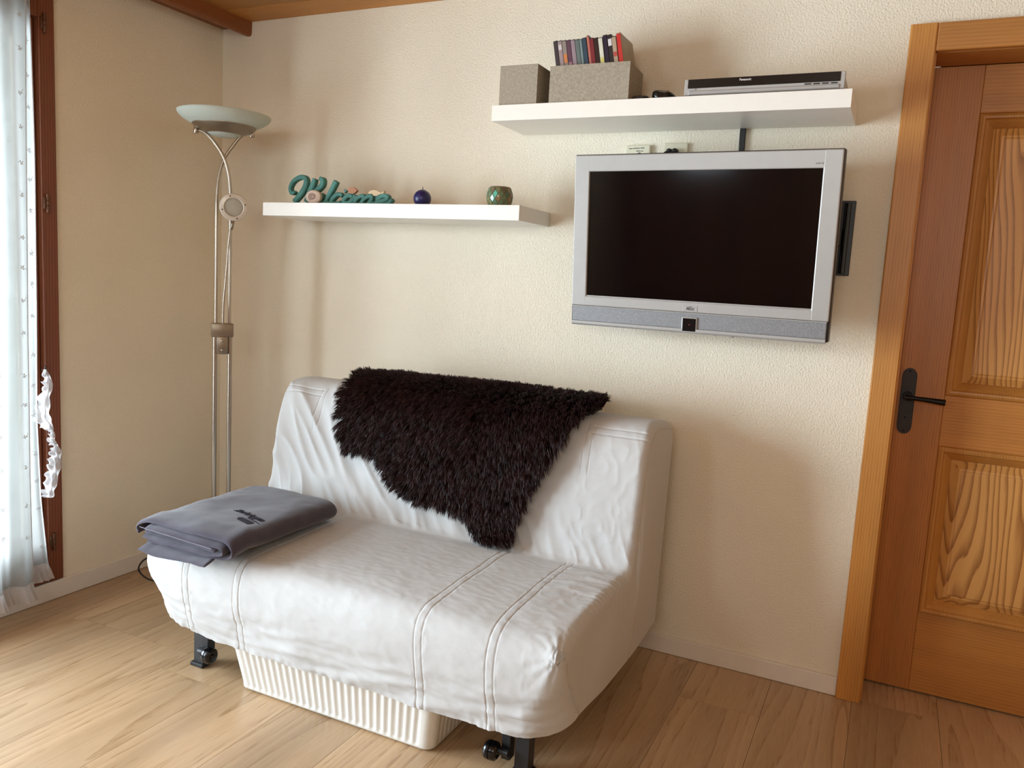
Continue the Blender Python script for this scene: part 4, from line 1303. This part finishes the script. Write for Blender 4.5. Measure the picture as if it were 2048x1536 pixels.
for k in range(4):
    mb.box(px1 - 0.105 + k * 0.023, px1 - 0.088 + k * 0.023, py0 - 0.0025, py0 + 0.004, ZS + 0.0185, ZS + 0.0215, 0.0006)
build('control_keys', mb, M['black_plastic'], pl)
for x in (px0 + 0.03, px1 - 0.05):
    build('foot', MB().lathe([(0, 0), (0.012, 0), (0.012, 0.005), (0, 0.005)], (x, -0.20, ZS), 14), M['black_rubber'], pl)
    build('foot', MB().lathe([(0, 0), (0.012, 0), (0.012, 0.005), (0, 0.005)], (x, -0.06, ZS), 14), M['black_rubber'], pl)
fr = Matrix.Translation(Vector((px0 + 0.176, py0 - 0.0018, ZS + 0.0415)) - Vector((2.305, -0.13, ZS))) @ Matrix.Rotation(PI / 2, 4, 'X')
text_part('brand_lettering', 'Panasonic', 0.0085, M['white_print'], pl, fr, 0.0003, 0.0002)
sd = thing('sensor_dome', (2.183, -0.215, ZS + 0.048), 'tiny black dome sitting on top of the disc player', 'sensor')
build('dome', MB().lathe([(0, 0.0002), (0.0052, 0.0002), (0.0062, 0.003), (0.0058, 0.006), (0.004, 0.009), (0, 0.0105)], (2.183, -0.215, ZS + 0.048), 16), M['black_plastic'], sd, True)

# ------------------------------------------------------------------ television on its swing arm
tv = thing('television', (2.149, -0.222, 1.428), 'silver flat television tilted down on a wall arm, black screen', 'television', rot=(math.radians(5.39), 0, math.radians(-2.61)))
# local axes: x right, -y to the viewer, z up
def tvbox(name, x0, x1, y0, y1, z0, z1, mat, bev=0.002, parent=tv):
    return build(name, MB().box(x0, x1, y0, y1, z0, z1, bev), mat, parent, local=True)
SW, SH = 0.350, 0.197
fr_ = MB()
fr_.box(-0.400, -SW, -0.012, 0.030, -0.228, 0.247, 0.003)
fr_.box(SW, 0.400, -0.012, 0.030, -0.228, 0.247, 0.003)
fr_.box(-0.3995, 0.3995, -0.0118, 0.030, SH, 0.2468, 0.003)
fr_.box(-0.3995, 0.3995, -0.0118, 0.030, -0.2278, -SH, 0.003)
build('bezel', fr_, M['silver_light'], tv, local=True)
tvbox('screen', -SW - 0.001, SW + 0.001, -0.004, 0.020, -SH - 0.001, SH + 0.001, M['screen'], 0)
tvbox('screen_surround', -SW - 0.0005, SW + 0.0005, -0.0085, -0.003, -SH - 0.0005, -SH + 0.003, M['silver'], 0)
tvbox('speaker_bar', -0.398, 0.396, -0.0085, 0.030, -0.280, -0.2295, M['speaker'], 0.002)
bt = MB().prism([(-0.014, -0.279), (-0.014, -0.287), (-0.008, -0.293), (0.030, -0.292), (0.030, -0.279)], -0.398, 0.396, 'x')
build('bottom_trim', bt, M['silver_light'], tv, local=True)
tvbox('speaker_trim', -0.3985, 0.3965, -0.0125, -0.004, -0.2315, -0.2285, M['silver_light'], 0.001)
tvbox('side_edge', 0.3955, 0.4025, -0.004, 0.032, -0.288, 0.2475, M['black_plastic'], 0.001)
tvbox('side_edge', -0.4025, -0.398, -0.002, 0.032, -0.288, 0.2475, M['iron'], 0.001)
tvbox('top_edge', -0.400, 0.400, -0.003, 0.032, 0.2465, 0.2495, M['iron'], 0.001)
tvbox('back_cover', -0.380, 0.380, 0.028, 0.085, -0.26, 0.23, M['black_plastic'], 0.012)
sq = tvbox('sensor_frame', -0.026, 0.0225, -0.0135, 0.0, -0.2895, -0.2425, M['silver_light'], 0.002)
sw_ = tvbox('sensor_window', -0.0225, 0.019, -0.0150, -0.010, -0.286, -0.246, M['black_gloss'], 0.001, sq)
lm_ = build('indicator_lamp', MB().lathe([(0, 0.001), (0.0016, 0.0006), (0.002, 0)], (-0.0005, -0.0150, -0.2655), 10, rx90), M['red_led'], sq, local=True)
lg = tvbox('badge', -0.0245, 0.021, -0.0130, -0.011, -0.2245, -0.2080, M['silver_light'], 0.0005)
def tvtext(name, body, size, x, z, mat, par, y=-0.0133, **k):
    return text_part(name, body, size, mat, par, Matrix.Translation((x, y, z)) @ Matrix.Rotation(PI / 2, 4, 'X'), 0.0002, **k)
tvtext('brand_lettering', 'Metz', 0.0125, -0.0015, -0.2165, M['ink'], lg, shear=0.3, bold=0.0003)
build('badge_stroke', MB().prism([(-0.015, -0.2125), (-0.004, -0.2105), (0.001, -0.2085), (0.002, -0.2105), (0.018, -0.2125), (0.002, -0.2118), (-0.003, -0.2118)], -0.0134, -0.0128), M['ink'], lg, local=True)
tvtext('model_lettering', 'LCD TV', 0.0062, 0.340, 0.2095, M['ink'], tv, -0.0122)
for x in (-0.10, 0.13):
    build('button', MB().lathe([(0, -0.004), (0.004, -0.003), (0.005, 0.001), (0, 0.001)], (x if x > 0 else 0.075, 0.006, -0.293), 10), M['black_plastic'] if x > 0 else M['silver'], tv, local=True)

br = thing('television_mount', (2.52, -0.02, 1.45), 'black metal wall bracket plate with swing arm behind the television', 'wall bracket')
mb = MB()
mb.box(2.470, 2.577, -0.012, -0.0005, 1.338, 1.563, 0.002)
wp = build('wall_plate', mb, M['black_metal'], br)
build('plate_cover', MB().prism([(2.555 + 0.010 * math.cos(2 * PI * k / 16), -0.013 + 0.012 * math.sin(2 * PI * k / 16)) for k in range(16)], 1.345, 1.555, 'z'), M['black_gloss'], wp)
build('arm_link', MB().box(2.36, 2.545, -0.050, -0.016, 1.425, 1.475, 0.004), M['black_metal'], br)
build('arm_link', MB().box(2.13, 2.40, -0.085, -0.052, 1.425, 1.475, 0.004), M['black_metal'], br)
build('pivot', MB().lathe([(0, -0.03), (0.02, -0.03), (0.02, 0.03), (0, 0.03)], (2.385, -0.05, 1.45), 20), M['black_metal'], br)
build('tilt_plate', MB().box(2.06, 2.26, -0.112, -0.090, 1.36, 1.50, 0.003), M['black_metal'], br)

cb = build('cable_bundle', MB().tube(spline([(2.222, -0.010, 1.786), (2.222, -0.010, 1.75), (2.223, -0.012, 1.70), (2.221, -0.035, 1.64), (2.218, -0.07, 1.60)], 6), [0.009] * 25, flat=(1, 0.010, (0, 1, 0))), M['black_rubber'])
tag(cb, 'flat black cable bundle running down from upper shelf to television', 'cable')

ap = thing('antenna_plate', (1.881, 0, 1.71), 'small ivory wall plate with printed lines above television top left', 'wall plate')
build('plate', MB().box(1.838, 1.925, -0.016, -0.0005, 1.654, 1.741, 0.004), M['ivory'], ap)
mb = MB()
for x0, x1, z in ((1.851, 1.864, 1.7275), (1.866, 1.889, 1.7285), (1.891, 1.905, 1.729), (1.877, 1.893, 1.7195), (1.895, 1.901, 1.719), (1.883, 1.893, 1.713)):
    mb.box(x0, x1, -0.0164, -0.0158, z, z + 0.0028)
build('printed_lines', mb, M['ink'], ap)
so = thing('power_socket', (2.01, 0, 1.70), 'ivory wall socket with two black plugs above the television', 'socket')
build('plate', MB().box(1.969, 2.050, -0.014, -0.0005, 1.655, 1.746, 0.004), M['ivory'], so)
for x in (1.993, 2.012):
    pg = thing('plug', (x, -0.02, 1.715), 'left black plug in the ivory wall socket' if x < 2 else 'right black plug in the ivory wall socket', 'plug', 'plugs in the wall socket')
    build('plug_body', MB().lathe([(0, 0.0), (0.009, 0.0), (0.0095, 0.010), (0.008, 0.022), (0.004, 0.026), (0, 0.026)], (x, -0.0142, 1.7165), 18, rx90), M['black_rubber'], pg, True, angle=50)
    build('plug_cord', MB().tube(spline([(x, -0.035, 1.716), (x - 0.012, -0.042, 1.708), (x - 0.022, -0.030, 1.695), (x - 0.022, -0.012, 1.66), (x - 0.02, -0.010, 1.60)], 5), 0.0032, 8), M['black_rubber'], pg, True)

# ------------------------------------------------------------------ sheer curtain, its tie-back and the garden beyond
def curtain(name, y_edge, y_far, folds, amp, x0, zb, ztop, label, ruffle_h, seed, dense=False):
    """hanging sheet; y_edge(z) is the free edge towards the corner"""
    t = thing(name, (x0, y_far, zb), label, 'curtain', 'sheer curtain panels at the balcony door')
    nz, ny = 60, 150
    zs = np.linspace(zb, ztop, nz)
    G = np.zeros((nz, ny, 3))
    for i, z in enumerate(zs):
        ye = np.interp(z, y_edge[0], y_edge[1])
        u = np.linspace(0, 1, ny)
        y = ye + (y_far - ye) * u
        k = (ztop - z) / ztop
        ph = folds * u * 2 * PI + 0.9 * pnoise(u * 4, u * 0 + z * 0.9, seed)
        x = x0 + amp * (0.55 + 0.45 * k) * np.sin(ph) + 0.35 * amp * np.sin(2.3 * ph + seed) * k
        G[i, :, 0], G[i, :, 1], G[i, :, 2] = x, y, z
    build('fabric', MB().grid(G), M['sheer'], t, True, fix=False)
    # hemmed free edge
    mb = MB()
    e = G[:, :1].repeat(2, 1).copy()
    e[:, 1, 1] -= 0.010
    mb.tube([tuple(q) for q in G[:, 0]], 0.0022, 6)
    build('edge_hem', mb, M['sheer_dense'], t, True)
    # ruffle
    b = G[0]
    R = np.zeros((9, ny * 3, 3))
    uu = np.linspace(0, 1, ny * 3)
    bx, by = np.interp(uu, np.linspace(0, 1, ny), b[:, 0]), np.interp(uu, np.linspace(0, 1, ny), b[:, 1])
    Lr = abs(y_far - np.interp(zb, y_edge[0], y_edge[1]))
    for k in range(9):
        v = k / 8
        wv = 0.0085 * v * np.sin(uu * Lr / 0.021 * 2 * PI + 2.0 * pnoise(uu * 9, uu * 0, seed + 3)) + 0.005 * v * pnoise(uu * 30, uu * 0 + v, seed + 4)
        R[k, :, 0] = bx + 0.010 * v + wv
        R[k, :, 1] = by + 0.012 * v * (1 - uu) + 0.3 * wv
        R[k, :, 2] = zb - ruffle_h * v + 0.003 * pnoise(uu * 16, uu * 0, seed + 5) * v
    build('ruffle', MB().grid(R), M['sheer_dense'], t, True, fix=False)
    build('ruffle_seam', MB().tube([(a + 0.001, c, zb) for a, c in zip(bx[::4], by[::4])], 0.0022, 6), M['sheer_dense'], t, True)
    return t, G, zs
def sprigs(t, G, zs, us, z0, dz, nmax):
    me = None
    for u in us:
        for k in range(nmax):
            z = z0 + k * dz
            if z > zs[-1] - 0.05:
                break
            i = int(np.argmin(abs(zs - z)))
            p_ = G[i, int(u * (G.shape[1] - 1))]
            if me is None:
                mb = MB()
                for a in (0.4, 1.5, 2.7, 4.3):
                    pts = [(0.0, 0.0045 * math.cos(a) * r_, 0.0045 * math.sin(a) * r_) for r_ in (0.3, 1.1, 1.9)]
                    mb.tube(pts, [0.0008, 0.0022, 0.0006], 6)
                mb.tube([(0, 0, 0), (0.0, 0.004, -0.009), (0, 0.009, -0.012)], 0.0008, 5)
                o = build('embroidered_sprig', mb, M['sheer_dense'], t, local=True)
                me = o
            else:
                o = me.copy()
                COL.objects.link(o)
                o.parent = t
            o.location = Vector((p_[0] + 0.002, p_[1], p_[2] + random.uniform(-0.006, 0.006))) - ORIGIN[t.name]
            o.rotation_euler = (random.uniform(0, 6.2), 0, 0)
M['thread_white'] = simple('white_embroidery', (214, 214, 222), 0.8)
# panel nearest the corner, falling straight beside the frame
tA, GA, zA = curtain('sheer_curtain', ([0.13, 0.4, 0.7, 1.1, 1.6, 2.2], [-0.858, -0.880, -0.889, -0.885, -0.884, -0.890]), -1.02, 1.5, 0.012, 0.045, 0.165, 2.20, 'narrow white sheer curtain panel with ruffled hem nearest the room corner', 0.062, 31)
sprigs(tA, GA, zA, (0.16,), 0.24, 0.115, 17)
# main panel in front of it, lower hem
tB, GB, zB = curtain('sheer_curtain', ([0.10, 0.5, 1.0, 1.5, 2.2], [-0.945, -0.948, -0.945, -0.935, -0.925]), -1.24, 2.6, 0.018, 0.085, 0.125, 2.20, 'wide white sheer curtain panel overlapping in front, longer ruffled hem', 0.062, 47)
sprigs(tB, GB, zB, (0.09, 0.32, 0.6), 0.30, 0.115, 16)
rod = build('curtain_rod', MB().tube([(0.065, -2.75, 2.205), (0.065, -0.83, 2.205)], 0.007, 10), M['white_paint'], None, True)
tag(rod, 'thin white curtain rod above the balcony door', 'curtain rod')

tie = thing('curtain_tieback', (0.03, -0.855, 0.87), 'ruffled white fabric tie-back hanging loose from a hook on window frame', 'tie-back')
build('hook', MB().tube(spline([(0.013, -0.850, 0.865), (0.030, -0.850, 0.862), (0.036, -0.850, 0.872), (0.032, -0.850, 0.880)], 5), 0.0022, 8), M['iron_dark'], tie, True)
ctr = spline([(0.034, -0.852, 0.866, ), (0.040, -0.840, 0.815), (0.046, -0.858, 0.760), (0.052, -0.868, 0.705), (0.050, -0.848, 0.665), (0.050, -0.838, 0.640), (0.056, -0.842, 0.612), (0.054, -0.828, 0.585), (0.050, -0.823, 0.545), (0.050, -0.832, 0.490), (0.052, -0.850, 0.435), (0.052, -0.856, 0.405)], 12)
wid = [0.004, 0.022, 0.020, 0.030, 0.034, 0.028, 0.010, 0.010, 0.016, 0.010, 0.024, 0.030, 0.030, 0.030, 0.028, 0.026]
n_ = len(ctr)
R = np.zeros((n_, 13, 3))
for i, c in enumerate(ctr):
    tdir = (ctr[min(i + 1, n_ - 1)] - ctr[max(i - 1, 0)]).normalized()
    sd_ = Vector((0, -tdir.z, tdir.y))
    wv = float(np.interp(i / (n_ - 1), np.linspace(0, 1, len(wid)), wid))
    for k in range(13):
        q = k / 12 * 2 - 0.7
        ruf = 0.007 * max(0, q) * math.sin(i * 0.95 + k * 0.1) + 0.004 * math.sin(i * 0.5 + k)
        pz = c + sd_ * (-q) * wv * 0.8 + Vector((ruf + 0.004 * math.sin(k), 0, 0.002 * math.sin(i * 1.3) * max(q, 0)))
        R[i, k] = pz
build('ruffled_band', MB().grid(R), M['sheer_dense'], tie, True, fix=False)
build('gathering_seam', MB().tube([tuple(R[i, 4] + np.array([0.003, 0, 0])) for i in range(0, n_, 2)], 0.0018, 6), M['sheer_dense'], tie, True)

tr = thing('tree', (-6.0, 3.2, -1.0), 'leafy green tree outside, seen faintly through the sheer curtain', 'tree')
build('trunk', MB().tube([(-6.0, 3.2, -1.0), (-5.95, 3.2, 0.8), (-6.0, 3.15, 2.6), (-6.0, 3.2, 4.6)], [0.22, 0.17, 0.12, 0.05], 10), M['dark_wood'], tr, True)
n_l = 9000
u = RNG.normal(0, 1, (n_l, 3)); u /= np.linalg.norm(u, axis=1)[:, None]
rad = RNG.uniform(0.55, 1.0, n_l)[:, None]
c0 = np.array([-6.0, 3.2, 4.6]) + u * rad * np.array([2.3, 2.3, 2.2])
t1 = RNG.normal(0, 1, (n_l, 3)); t1 /= np.linalg.norm(t1, axis=1)[:, None]
t2 = np.cross(t1, u); t2 /= np.linalg.norm(t2, axis=1)[:, None] + 1e-9
LV = np.stack([c0 - t1 * 0.10, c0 + t2 * 0.05, c0 + t1 * 0.10, c0 - t2 * 0.05], 1).reshape(-1, 3)
build('foliage', MB().add(LV.tolist(), (np.arange(n_l)[:, None] * 4 + np.arange(4)[None]).tolist()), M['leaf'], tr, fix=False, kind='stuff')
